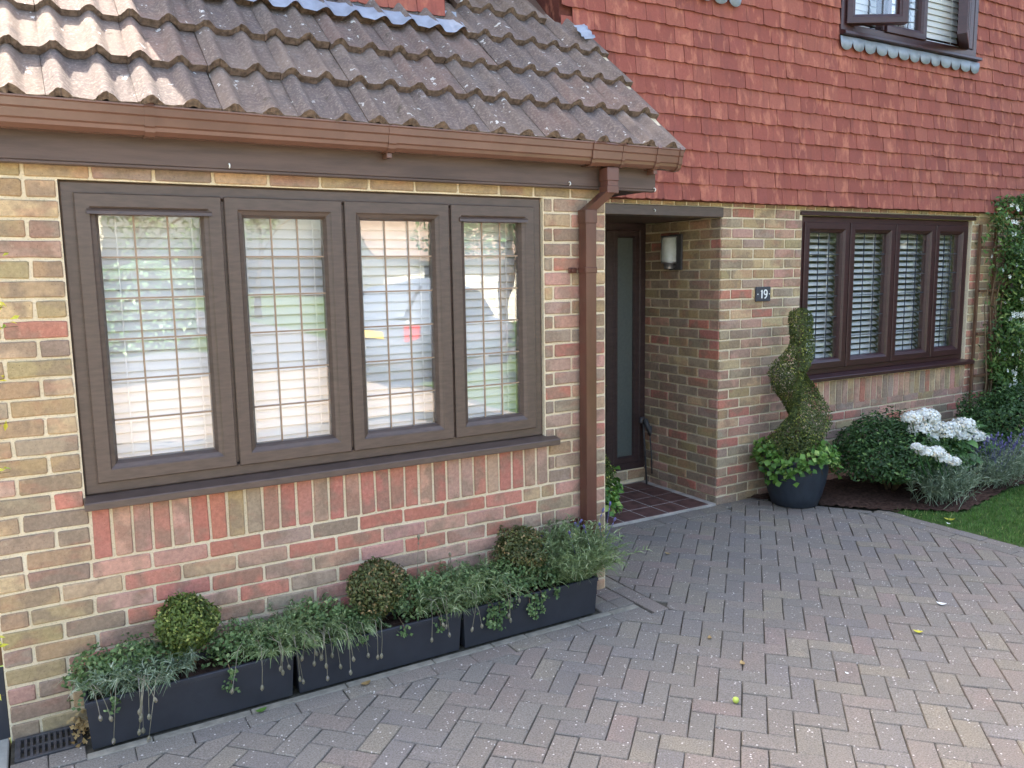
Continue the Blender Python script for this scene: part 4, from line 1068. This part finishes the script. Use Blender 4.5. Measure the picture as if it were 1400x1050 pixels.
# ------------------------------------------------------------------ round pots with spiral topiary and ivy
def pot_group(x, y, lab_pot, lab_top, lab_ivy, phase, seed):
    p = empty('plant_pot', (x, y, .002), lab_pot, 'pot', 'charcoal round pots')
    b = MB(); prof = [(0, 0), (.160, 0), (.170, .006), (.196, .08), (.222, .18), (.238, .28), (.245, .345), (.252, .352), (.253, .372), (.246, .376), (.236, .372), (.232, .34)]
    b.lathe(prof, (x, y, .002), 48); b.mk('pot_body', M['pot'], p, True)
    b = MB(); b.lathe([(0, .335), (.1, .337), (.233, .33)], (x, y, .002), 24); b.mk('compost', M['soil'], p, True)
    t = empty('spiral_topiary', (x, y, .34), lab_top, 'topiary', 'spiral topiaries in pots')
    n = 15000; z = rng.uniform(.36, 1.49, n * 2); th = rng.uniform(0, 2 * np.pi, n * 2)
    Rz = np.interp(z, [.36, .45, .60, .75, .90, 1.07, 1.16, 1.24, 1.40, 1.46, 1.495], [.19, .20, .19, .168, .160, .146, .106, .09, .086, .077, .03])
    keep = rng.uniform(0, .23, n * 2) < Rz; z, th, Rz = z[keep], th[keep], Rz[keep]
    ph = phase + 2 * np.pi * (z - .72) / .64
    c = .058 * np.clip((1.34 - z) / .25, .1, 1)
    q = np.cos(th - ph)
    groove = ((1 - q) / 2) ** 3 * np.clip((1.36 - z) / .2, 0, 1)
    ridge = c * q + np.sqrt(np.maximum(0, Rz ** 2 - (c * np.sin(th - ph)) ** 2)) * (1 - .42 * groove)
    rad = ridge * (1 - .35 * rng.uniform(0, 1, len(z)) ** 2.5) * (1 + rng.normal(0, .04, len(z)) + .05 * np.sin(z * 31 + th * 3) * np.sin(th * 5 - z * 17))
    P = np.stack([x + rad * np.cos(th), y + rad * np.sin(th), z], 1); N = np.stack([np.cos(th), np.sin(th), .35 + 0 * th], 1)
    leaves('foliage', P, N, .0175, M['yew'], t, asp=.5, jit=.55)
    b = MB(); b.tube([(x, y, .33), (x + .01, y, .8), (x, y, 1.42)], [.02, .018, .008], 8); b.mk('trunk', M['bark'], t, True)
    iv = empty('ivy', (x, y, .36), lab_ivy, 'ivy', 'bright ivy round the topiary pots')
    n = 1050; a = rng.uniform(0, 2 * np.pi, n); rr = .15 + .17 * rng.uniform(0, 1, n) ** .6; zz = .40 + .06 * np.sin(a * 3 + seed) + rng.uniform(-.05, .07, n) - np.clip(rr - .24, 0, 1) * .9 * rng.uniform(0, 1.6, n)
    low = (rng.uniform(0, 1, n) < .30); tr = np.clip(np.sin(a * 2.0 + 1.2 + seed), 0, 1)
    zz = np.where(low, .38 - rng.uniform(0, .19, n) * tr, zz); rr = np.where(low, .268 + .03 * rng.uniform(0, 1, n), rr)
    P = np.stack([x + rr * np.cos(a), y + rr * np.sin(a), zz], 1)
    lim = YB - .02
    if x > 4: P[:, 1] = np.minimum(P[:, 1], lim)
    else: P[:, 0] = np.maximum(P[:, 0], XE + .02)
    leaves('leaves', P, np.stack([np.cos(a) * .6, np.sin(a) * .6, .7 + 0 * a], 1), .046, M['ivy'], iv, asp=.9, jit=.4, fold=.25)
    b = MB()
    for k in range(18):
        a = k * .349; b.tube([(x + .12 * math.cos(a), y + .12 * math.sin(a), .345), (x + .22 * math.cos(a), y + .22 * math.sin(a), .41), (x + .258 * math.cos(a), y + .258 * math.sin(a), .39), (x + .265 * math.cos(a + .1), y + .265 * math.sin(a + .1), .28)], .002, 5)
    b.mk('stems', M['bark'], iv, True)
RD = math.atan2(-.506, .862)
pot_group(4.80, .585, 'round charcoal pot standing by the house number', 'spiral clipped topiary by the rosewood window', 'bright green ivy spilling from the pot by the house number', RD, 0.)
pot_group(2.84, .72, 'round charcoal pot half hidden behind the garage corner', 'spiral topiary almost hidden behind the garage corner', 'bright green ivy spilling from the pot in the porch entrance', RD + 2.4, 1.2)

# ------------------------------------------------------------------ right-hand bed
def shrub(name, x, y, rx, ry, h, n, size, mat, label, cat, seed, amp=.12, z0=.02):
    t = empty(name, (x, y, z0), label, cat)
    d = unit(n); d[:, 2] = np.abs(d[:, 2]) * np.where(rng.uniform(0, 1, n) < .82, 1, -.35); rad = (1 - .5 * rng.uniform(0, 1, n) ** 2.) * lump(d, seed, amp, 4) * (1 + rng.normal(0, .03, n))
    P = d * rad[:, None] * np.array([rx, ry, h * .62]) + np.array([x, y, h * .38 + z0]); P[:, 1] = np.minimum(P[:, 1], YB - .02); P[:, 2] = np.maximum(P[:, 2], z0 + .01)
    leaves('foliage', P, d * .8 + np.array([0, 0, .4]), size, M[mat], t, asp=.45, jit=.5)
    b = MB()
    for k in range(9):
        a = random.uniform(0, 6.28); f = random.uniform(.3, .75); b.tube([(x + .03 * math.cos(a), y + .03 * math.sin(a), z0), (x + rx * f * .5 * math.cos(a), min(YB - .03, y + ry * f * .5 * math.sin(a)), h * .4), (x + rx * f * math.cos(a), min(YB - .03, y + ry * f * math.sin(a)), h * .75)], [.012, .008, .003], 6)
    b.mk('stem', M['bark'], t, True); return t
shrub('evergreen_shrub', 5.68, .38, .52, .42, .60, 9000, .036, 'shrub', 'rounded dark green shrub between the topiary pot and the white flowers', 'shrub', 21)
shrub('evergreen_shrub', 7.55, .42, .75, .40, .66, 10000, .038, 'shrub', 'broad dark green shrub at the foot of the jasmine trellis', 'shrub', 22)
lavender(5.74, -.01, .02, .33, .40, 5600, 'lav_g', 'grey green lavender bush spilling onto the lawn below the white flowers', 'lavender bushes in the flower bed', .35, .8, 0, hmat='purple', heads_up=3, ht=.2, ymax=3, leafw=.006)
lavender(6.50, .02, .02, .36, .46, 5200, 'lav_g', 'grey lavender bush with purple flowers at the right edge of the bed', 'lavender bushes in the flower bed', .35, .9, 0, hmat='purple', heads_up=44, ht=.26, ymax=3, leafw=.006)
lavender(7.15, .02, .02, .30, .44, 3200, 'lav_g', 'lavender bush farthest right along the lawn edge', 'lavender bushes in the flower bed', .35, .9, 0, hmat='purple', heads_up=20, ht=.22, ymax=3, leafw=.006)
hy = empty('hydrangea', (6.35, .30, .02), 'hydrangea with large white flower heads between the green shrubs', 'hydrangea')
CAMV = np.array(CAMP)
heads = [(1247, 573, 12, .34), (1268, 570, 14, .38), (1258, 588, 14, .28), (1276, 584, 14, .3), (1290, 592, 13, .26), (1300, 586, 11, .32), (1317, 583, 14, .34), (1312, 597, 11, .26), (1331, 597, 12, .26), (1343, 599, 8, .28), (1272, 600, 9, .24),
         (1253, 611, 6, .2), (1264, 618, 9, .16), (1280, 619, 10, .16), (1290, 627, 9, .14), (1304, 632, 8, .12)]
for hx, hy_, r, yy in heads:
    yy = .14 if hy_ < 605 else -.10; r *= 1.12
    d = _RM @ np.array([(hx - 700) / FPX, -(hy_ - 525) / FPX, -1.]); s = (yy - CAMV[1]) / d[1]; c = CAMV + s * d; rr = r / FPX * s * .98
    n = int(260 + 130 * r / 10); dd = unit(n); dd[:, 2] = np.where(dd[:, 2] < -.35, -dd[:, 2], dd[:, 2])
    P = dd * np.array([rr, rr, rr * .72]) * (1 + rng.normal(0, .07, n))[:, None] + c
    leaves('flower_head', P, dd, .021, M['petal'], hy, asp=.9, jit=.35, fold=.15)
    bb = MB(); bb.tube([(c[0] * .4 + 6.35 * .6, c[1] * .4 + .3 * .6, .03), (c[0] * .9 + 6.35 * .1, c[1], c[2] * .6), tuple(c)], [.006, .005, .004], 6); bb.mk('stem', M['hleaf'], hy, True)
def big_leaf(L, W):
    V = []; F = []; n = 6
    for i in range(n + 1):
        u = i / n; wv = W / 2 * math.sin(math.pi * (u * .93 + .04)) ** .8 * (1 - .25 * u); zz = -.22 * L * u * u + .1 * L * u
        for q in (-1, -.5, 0, .5, 1): V.append((q * wv, u * L, zz + abs(q) * wv * .35 + random.uniform(-.001, .001)))
    for i in range(n):
        for q in range(4): k = 5 * i + q; F.append((k, k + 1, k + 6, k + 5))
    return V, F
BL = []
for _ in range(5):
    V, F = big_leaf(.125, .085); F = [t for f in F for t in ((f[0], f[1], f[2]), (f[0], f[2], f[3]))]
    o = tri_obj('leaf', np.array(V), F, np.full(len(F), random.random()), M['hleaf'], None, np.zeros(3)); o.data.polygons.foreach_set('use_smooth', np.full(len(F), True)); BL.append(o.data); bpy.data.objects.remove(o)
for k in range(170):
    d = unit(1)[0]; d[2] = abs(d[2]); f = random.uniform(.45, 1) ** .5
    p = d * f * np.array([.50, .24, .34]) + np.array([6.26, .27, .16])
    link('leaf', random.choice(BL), p, hy, (random.uniform(-.5, .35), random.uniform(-.3, .3), math.atan2(d[1], d[0]) - math.pi / 2 + random.uniform(-.6, .6)), (random.uniform(.7, 1.15),) * 3)

tr = empty('trellis', (7.95, YB - .03, .02), 'thin brown wooden trellis fixed beside the rosewood window', 'trellis')
for x in (7.50, 7.76, 8.02, 8.28):
    b = MB(); b.box(x - .014, x + .014, YB - .045, YB - .02, .03, G + .0 - .0, .002); b.mk('upright', M['wood'], tr)
for z in (.35, .75, 1.15, 1.55, 1.95):
    b = MB(); b.box(7.50, 8.28, YB - .068, YB - .0455, z - .012, z + .012, .002); b.mk('lath', M['wood'], tr)
jm = empty('star_jasmine', (7.9, YB - .08, .02), 'star jasmine with small white flowers climbing the trellis', 'climber')
n = 8200; z = rng.uniform(.35, 2.42, n); xc = 7.86 + .06 * np.sin(z * 5); hwid = np.interp(z, [.3, .8, 1.5, 2.0, 2.45], [.22, .26, .30, .36, .28])
x = xc + rng.normal(0, .5, n) * hwid + .10; dpt = rng.uniform(0, 1, n) ** .7 * np.interp(np.abs(x - xc), [0, .5], [.26, .10]) * (1 + .5 * np.sin(z * 9 + x * 11))
P = np.stack([x, YB - .03 - dpt, z], 1)
gap = np.sin(z * 7.3 + x * 9) + np.sin(z * 3.1 - x * 13) > -1.05; P = P[gap]
leaves('leaves', P, np.tile([-.2, -.8, .5], (len(P), 1)), .052, M['jas'], jm, asp=.42, jit=.55)
FLM = []
for _ in range(4):
    V = []; F = []
    for q in range(5):
        a = q * 1.2566 + random.uniform(-.1, .1); c_, s_ = math.cos(a), math.sin(a); b0 = len(V)
        for r, t_, h_ in ((.002, 0, 0), (.010, -.0055, -.004), (.017, -.003, -.002), (.0165, .005, -.003), (.009, .006, -.005)): V.append((r * c_ - t_ * s_, h_ - .3 * r, r * s_ + t_ * c_))
        F += [(b0, b0 + 1, b0 + 2), (b0, b0 + 2, b0 + 3), (b0, b0 + 3, b0 + 4)]
    o = tri_obj('flower', np.array(V), F, np.full(len(F), random.uniform(.2, .8)), M['petal'], None, np.zeros(3)); FLM.append(o.data); bpy.data.objects.remove(o)
for k in range(150):
    i = random.randrange(len(P)); c = P[i] + np.array([random.uniform(-.02, .02), -.04 - random.uniform(0, .05), 0])
    for q in range(random.choice((1, 1, 2))): link('flower', random.choice(FLM), c + rng.normal(0, .016, 3) * q, jm, (random.uniform(-.5, .3), random.uniform(0, 6), random.uniform(-.6, .3)), (random.uniform(.9, 1.4),) * 3)
b = MB()
for k in range(8):
    x = 7.6 + k * .09; b.tube([(x, YB - .07, .03), (x + .05, YB - .09, .7), (x - .04, YB - .08, 1.4), (x + .06, YB - .1, 2.1)], [.008, .007, .005, .003], 6)
b.mk('stems', M['bark'], jm, True)
fp = empty('fence', (9.2, .9, 0), 'dark timber fence post and boards beyond the jasmine', 'fence')
b = MB(); b.box(8.62, 8.72, .70, .80, 0, 1.9, .004); b.mk('post', M['wood'], fp)
for k in range(6): b = MB(); b.box(8.735 + k * .16, 8.88 + k * .16, .74, .76, .05, 1.8, .003); b.mk('board', M['wood'], fp)

# ------------------------------------------------------------------ left edge: gate post, golden jasmine, drain, litter
ga = empty('side_gate', (-.62, .03, 0), 'brown boarded side gate at the left end of the garage wall', 'gate')
for k in range(6): b = MB(); b.box(-.425 - k * .1, -.3305 - k * .1, .02, .04, .30, 1.75, .003); b.mk('board', M['wood'], ga)
b = MB(); b.box(-.93, -.3305, .012, .0195, .003, .2985, .002); b.mk('kick_board', M['black'], ga)
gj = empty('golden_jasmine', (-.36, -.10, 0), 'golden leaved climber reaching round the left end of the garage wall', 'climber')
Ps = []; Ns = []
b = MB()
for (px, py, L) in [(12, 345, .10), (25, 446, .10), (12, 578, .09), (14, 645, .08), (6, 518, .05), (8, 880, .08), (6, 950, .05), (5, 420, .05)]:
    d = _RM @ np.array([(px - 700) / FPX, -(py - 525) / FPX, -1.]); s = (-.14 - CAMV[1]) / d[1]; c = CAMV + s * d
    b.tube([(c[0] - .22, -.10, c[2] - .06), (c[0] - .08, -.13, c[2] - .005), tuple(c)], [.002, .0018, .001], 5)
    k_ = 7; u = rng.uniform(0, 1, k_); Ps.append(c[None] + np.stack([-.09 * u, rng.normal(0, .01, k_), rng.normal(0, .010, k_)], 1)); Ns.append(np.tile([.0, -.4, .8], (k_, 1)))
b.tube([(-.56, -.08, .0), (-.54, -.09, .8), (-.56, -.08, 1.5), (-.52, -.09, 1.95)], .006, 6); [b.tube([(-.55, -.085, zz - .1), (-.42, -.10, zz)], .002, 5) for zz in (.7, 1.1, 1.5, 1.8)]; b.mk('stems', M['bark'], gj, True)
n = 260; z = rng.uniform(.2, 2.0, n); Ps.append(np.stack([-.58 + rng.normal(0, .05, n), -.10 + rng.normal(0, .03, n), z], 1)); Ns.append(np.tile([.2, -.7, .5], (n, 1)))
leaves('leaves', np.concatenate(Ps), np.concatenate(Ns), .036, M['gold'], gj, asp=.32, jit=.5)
dg = empty('drain_grate', (-.20, -.10, .0), 'dark plastic drain grate in the corner by the left trough', 'drain grate')
b = MB(); gx0, gx1, gy0, gy1 = -.315, -.085, -.190, -.012
b.box(gx0, gx1, gy0, gy0 + .018, -.03, .006, .002); b.box(gx0, gx1, gy1 - .018, gy1, -.03, .006, .002); b.box(gx0, gx0 + .02, gy0 + .0185, gy1 - .0185, -.03, .006, .002); b.box(gx1 - .02, gx1, gy0 + .0185, gy1 - .0185, -.03, .006, .002)
b.box(gx0 + .0205, gx1 - .0205, -.106, -.094, -.02, .004, .001); b.mk('grate_frame', M['iron'], dg)
for k in range(9):
    x = gx0 + .036 + k * .0197
    for y0, y1 in ((gy0 + .019, -.1065), (-.0935, gy1 - .019)):
        b = MB(); b.box(x - .0052, x + .0052, y0, y1, -.018, .004, .001); b.mk('grate_bar', M['iron'], dg)
b = MB(); b.box(gx0, gx1, gy0, gy1, -.034, -.0305); b.mk('sump', M['sand'], dg)
dl = empty('dead_leaf_litter', (-.09, -.10, .006), 'small heap of dry brown leaves between drain and trough', 'leaf litter')
P = np.stack([rng.normal(-.088, .022, 90), rng.normal(-.10, .05, 90), rng.uniform(.01, .055, 90)], 1); leaves('leaves', P, np.tile([0, -.3, .8], (90, 1)), .024, M['dead'], dl, asp=.6, jit=.8)
def ground_at(px, py, z=0.):
    d = _RM @ np.array([(px - 700) / FPX, -(py - 525) / FPX, -1.]); s = (z - CAMV[2]) / d[2]; return CAMV + s * d
c = ground_at(1006, 958, .012); b = MB(); b.lathe([(.0005, -.0135), (.008, -.011), (.0125, -.004), (.0135, .003), (.011, .0095), (.006, .0125), (.0005, .0115)], (c[0], c[1], .0145), 14)
o = b.mk('fruit', mat_simple('fruit_lime', srgb(176, 190, 84), .45, .4, .1, 60, 60, 0), None, True); props(o, 'small round lime green fruit lying on the pavers', 'fruit')
LT = [(1287, 826, .05, 'white', 'pale curled leaf lying on the pavers near the lawn'), (1255, 864, .045, 'gold', 'yellow leaf lying on the pavers at right'), (1298, 711, .07, 'gold', 'lime yellow leaf lying at the lawn edge'), (1297, 716, .035, 'petal', 'white petal lying on the border pavers beside the lawn'),
      (970, 872, .035, 'dead', 'small tan leaf on the pavers right of the troughs'), (1015, 907, .04, 'dead', 'thin tan leaf on the pavers above the lime fruit'), (357, 972, .05, 'ivy', 'green leaf fallen against the trough edge'), (913, 757, .04, 'dead', 'tan leaf on the pavers near the porch'), (500, 935, .05, 'dead', 'curled dry stem lying by the middle trough'), (1158, 920, .02, 'petal', 'white petal on the open driveway')]
for px, py, s, m_, lb in LT:
    c = ground_at(px, py, .006); V = []; F = []; a = random.uniform(0, 3.1); n = 6
    for i in range(n + 1):
        u = i / n; wv = .30 * s * math.sin(math.pi * min(1, u * .94 + .03)); h_ = .012 * s / .05 * (abs(2 * u - 1) ** 2) + .001
        for q in (-1, 0, 1): V.append((c[0] + (u - .5) * s * math.cos(a) - q * wv * math.sin(a), c[1] + (u - .5) * s * math.sin(a) + q * wv * math.cos(a), .002 + h_ + abs(q) * wv * .45))
    for i in range(n):
        for q in (0, 1): k_ = 3 * i + q; F += [(k_, k_ + 3, k_ + 4), (k_, k_ + 4, k_ + 1)]
    o = tri_obj('fallen_leaf', V, F, np.full(len(F), random.uniform(.2, .8)), M[m_ if m_ != 'white' else 'petal']); props(o, lb, 'leaf')

# ------------------------------------------------------------------ what the panes reflect: car, hedge, houses and trees across the street
def local(c, f):
    f = Vector((f[0], f[1], 0)).normalized(); l = Vector((-f.y, f.x, 0)); m = Matrix(((f.x, l.x, 0, c[0]), (f.y, l.y, 0, c[1]), (0, 0, 1, 0), (0, 0, 0, 1))); return m
M['carp'] = mat_simple('car_blue', srgb(92, 102, 114), .25, .5, .06, 4, 60, 0); M['cglass'] = mat_simple('car_glass', srgb(36, 42, 48), .08, .6, .05, 4, 60, 0)
M['tyre'] = mat_simple('tyre', srgb(34, 34, 36), .8, .2, .1); M['tail'] = mat_simple('tail_lamp', srgb(196, 30, 40), .25, .5, .05, 4, 60, 0); M['plate'] = mat_simple('plate_yellow', srgb(228, 190, 50), .5, .3, .05, 4, 60, 0)
car = empty('parked_car', (6.2, -9.96, 0), 'blue grey hatchback parked on the driveway seen in the window reflection', 'car')
mt = local((6.2, -9.96), (.8, -.6))
sec = [(-2.10, .35, .95, 1.02), (-2.02, .28, 1.05, 1.20), (-1.3, .25, 1.0, 1.62), (-.2, .25, .98, 1.66), (.55, .25, .97, 1.55), (1.15, .25, .95, 1.02), (1.9, .28, .85, .90), (2.1, .36, .68, .72)]
V = []; F = []
for x, z0, z1, z2 in sec:
    wd = .86 if abs(x) < 1.9 else .78
    V += [(x, s * q, z) for s in (1,) for q, z in ((wd * .9, z0), (wd, z0 + .2), (wd, z1 - .06), (wd * .94, z1), (wd * .72, z2 - .05), (wd * .55, z2), (-wd * .55, z2), (-wd * .72, z2 - .05), (-wd * .94, z1), (-wd, z1 - .06), (-wd, z0 + .2), (-wd * .9, z0))]
k_ = 12
for i in range(len(sec) - 1):
    for j in range(k_): F.append((i * k_ + j, i * k_ + (j + 1) % k_, (i + 1) * k_ + (j + 1) % k_, (i + 1) * k_ + j))
F += [tuple(range(k_ - 1, -1, -1)), tuple((len(sec) - 1) * k_ + j for j in range(k_))]
mk('body', [mt @ Vector(v) for v in V], F, M['carp'], car, True)
for s in (-1, 1):
    b = MB(); b.add([(-1.2, s * .835, 1.03), (.75, s * .84, 1.03), (.35, s * .70, 1.50), (-1.1, s * .68, 1.53), (-1.2, s * .80, 1.03), (.75, s * .80, 1.03), (.35, s * .66, 1.50), (-1.1, s * .64, 1.53)], [(0, 1, 2, 3), (7, 6, 5, 4), (0, 4, 5, 1), (1, 5, 6, 2), (2, 6, 7, 3), (3, 7, 4, 0)]); b.xf(mt); b.mk('side_window', M['cglass'], car)
    b = MB(); b.box(-2.12, -2.02, s * .70 - .10, s * .70 + .10, .80, 1.04, .02); b.xf(mt); b.mk('tail_light', M['tail'], car)
b = MB(); b.add([(-2.06, -.62, 1.12), (-2.06, .62, 1.12), (-1.42, .52, 1.55), (-1.42, -.52, 1.55), (-2.02, -.62, 1.10), (-2.02, .62, 1.10), (-1.38, .52, 1.52), (-1.38, -.52, 1.52)], [(0, 3, 2, 1), (4, 5, 6, 7), (0, 1, 5, 4), (1, 2, 6, 5), (2, 3, 7, 6), (3, 0, 4, 7)]); b.xf(mt); b.mk('rear_window', M['cglass'], car)
b = MB(); b.box(-2.125, -2.09, -.26, .26, .80, .92, .004); b.xf(mt); b.mk('number_plate', M['plate'], car)
for x in (-1.3, 1.3):
    for s in (-1, 1):
        b = MB(); b.lathe([(.20, -.1), (.31, -.1), (.325, -.08), (.325, .08), (.31, .1), (.20, .1)], (0, 0, 0), 24); b.xf(mt @ Matrix.Translation((x, s * .78, .325)) @ Matrix.Rotation(R(90), 4, 'X')); wh = b.mk('wheel', M['tyre'], car, True)
        b = MB(); b.lathe([(0, -.09), (.20, -.095), (.20, .095), (0, .09)], (0, 0, 0), 16); b.xf(mt @ Matrix.Translation((x, s * .78, .325)) @ Matrix.Rotation(R(90), 4, 'X')); b.mk('rim', M['steel'], wh, True)
def hedge(x0, x1, y0, y1, h, n, size, mat, label, name='hedge'):
    t = empty(name, ((x0 + x1) / 2, (y0 + y1) / 2, 0), label, 'hedge')
    P = np.stack([rng.uniform(x0, x1, n), rng.uniform(y0, y1, n), h * rng.uniform(0, 1, n)], 1); f = rng.integers(0, 3, n)
    P[f == 0, 1] = y1 + rng.normal(0, .06, (f == 0).sum()); P[f == 1, 2] = h + rng.normal(0, .07, (f == 1).sum()); N = np.zeros((n, 3)); N[f == 0] = (0, 1, .3); N[f == 1] = (0, .1, 1); N[f == 2] = (-1, .3, .3); P[f == 2, 0] = np.where(rng.uniform(0, 1, (f == 2).sum()) < .5, x0, x1)
    leaves('foliage', P, N, size, M[mat], t, asp=.6, jit=.6)
    b = MB(); b.box(x0 + .15, x1 - .15, y0 + .15, y1 - .15, 0, h - .15); b.mk('branches', M['conifer_s'], t)
M['conifer_s'] = mat_simple('hedge_core', srgb(40, 48, 32), 1., .1, .3)
hedge(-9, 3.3, -19.4, -18, 1.95, 9000, .13, 'hedge', 'long pale green hedge across the street seen in the window reflection')
hedge(11.5, 13.2, -9.5, 1.0, 3.6, 9000, .12, 'conifer', 'tall dark evergreen hedge beyond the lawn', 'hedge')
def house_far(x, y, rot, wx, wy, hw, hr, wall, roofc, label):
    t = empty('neighbour_house', (x, y, 0), label, 'house'); m = Matrix.Translation((x, y, 0)) @ Matrix.Rotation(rot, 4, 'Z')
    b = MB(); b.prism_x([(-wy / 2, 0), (wy / 2, 0), (wy / 2, hw), (0, hr - .15), (-wy / 2, hw)], -wx / 2, wx / 2); b.xf(m); b.mk('wall', wall, t)
    b = MB(); o = .35; sl_ = (hr - hw) / (wy / 2)
    b.prism_x([(-wy / 2 - o, hw - o * sl_), (0, hr), (wy / 2 + o, hw - o * sl_), (wy / 2 + o, hw - o * sl_ + .14), (0, hr + .16), (-wy / 2 - o, hw - o * sl_ + .14)], -wx / 2 - .3, wx / 2 + .3); b.xf(m); b.mk('roof', roofc, t)
    for sx in (-.28, .28):
        for zz in ([.9] if hw < 3.2 else [.9, 3.4]):
            b = MB(); b.box(sx * wx - .6, sx * wx + .6, wy / 2 - .05, wy / 2 + .04, zz, zz + 1.2, .01); b.xf(m); wn = b.mk('window', M['white'], t)
            for q in (-.3, .3): b = MB(); b.box(sx * wx + q - .25, sx * wx + q + .25, wy / 2 + .041, wy / 2 + .05, zz + .08, zz + 1.12); b.xf(m); b.mk('pane', M['cglass'], wn)
    return t
M['render'] = mat_simple('render_cream', srgb(226, 220, 206), .9, .1, .05); M['orange'] = mat_simple('far_brick', srgb(190, 120, 88), .9, .1, .2, 5); M['roof2'] = mat_simple('far_roof', srgb(128, 112, 100), .9, .1, .2, 4)
house_far(-1.5, -29, R(90), 7, 7, 4.6, 7.6, M['render'], M['roof2'], 'cream gabled house behind the long hedge across the street')
house_far(15.2, -27, 0., 9, 6.5, 2.4, 4.4, M['render'], M['roof2'], 'low cream bungalow across the street')
house_far(23.5, -14.5, R(62), 9, 7, 4.8, 7.5, M['orange'], M['roof2'], 'two storey orange brick house off to the right')
def tree(x, y, h, r, n, mat, label, seed):
    t = empty('tree', (x, y, 0), label, 'tree', None)
    b = MB(); b.tube([(x, y, 0), (x + .1, y, h * .35), (x, y + .1, h * .7)], [.18, .13, .05], 8)
    for k in range(7): a = k * .9; b.tube([(x, y, h * (.3 + .05 * k)), (x + r * .4 * math.cos(a), y + r * .4 * math.sin(a), h * (.45 + .05 * k)), (x + r * .75 * math.cos(a), y + r * .75 * math.sin(a), h * (.55 + .05 * k))], [.07, .04, .015], 6)
    b.mk('trunk', M['bark'], t, True)
    g = np.random.default_rng(seed); cl = g.normal(0, .45, (26, 3)); cl /= np.maximum(1, np.linalg.norm(cl, axis=1) / 1.0)[:, None]
    i = rng.integers(0, 26, n); P = (cl[i] + unit(n) * .33 * (rng.uniform(.5, 1, n) ** .5)[:, None]) * np.array([r, r, h * .36]) + np.array([x, y, h * .64])
    leaves('crown', P, unit(n) + np.array([0, 0, .5]), .16, M[mat], t, asp=.6)
tree(2.6, -23, 7.5, 2.6, 5000, 'tree', 'broad green tree behind the end of the long hedge', 1)
tree(8.6, -34, 9, 3.2, 5000, 'tree', 'tall tree standing at the far end of the side road', 2)
tree(12.8, -19, 6.0, 2.5, 5000, 'hedge', 'light green tree before the cream bungalow', 3)
tree(-6.5, -24, 8, 3.0, 4000, 'tree', 'green tree left of the cream gabled house', 4)
tree(15.5, -12.5, 5, 1.9, 4500, 'conifer', 'dark conifer at the end of the tall evergreen hedge', 5)
bs = empty('bush', (7.05, -7.4, 0), 'leafy light green bush at the lawn corner seen in the rightmost garage pane', 'bush')
d = unit(2600); P = d * (rng.uniform(.5, 1, 2600) ** .5)[:, None] * np.array([.75, .7, .7]) + np.array([7.15, -7.4, .72]); P[:, 2] = np.maximum(P[:, 2], .02)
leaves('foliage', P, d + np.array([0, 0, .3]), .07, M['tree'], bs, asp=.6)
b = MB(); b.tube([(7.15, -7.4, 0), (7.15, -7.4, .7)], [.03, .012], 6); b.mk('stem', M['bark'], bs, True)
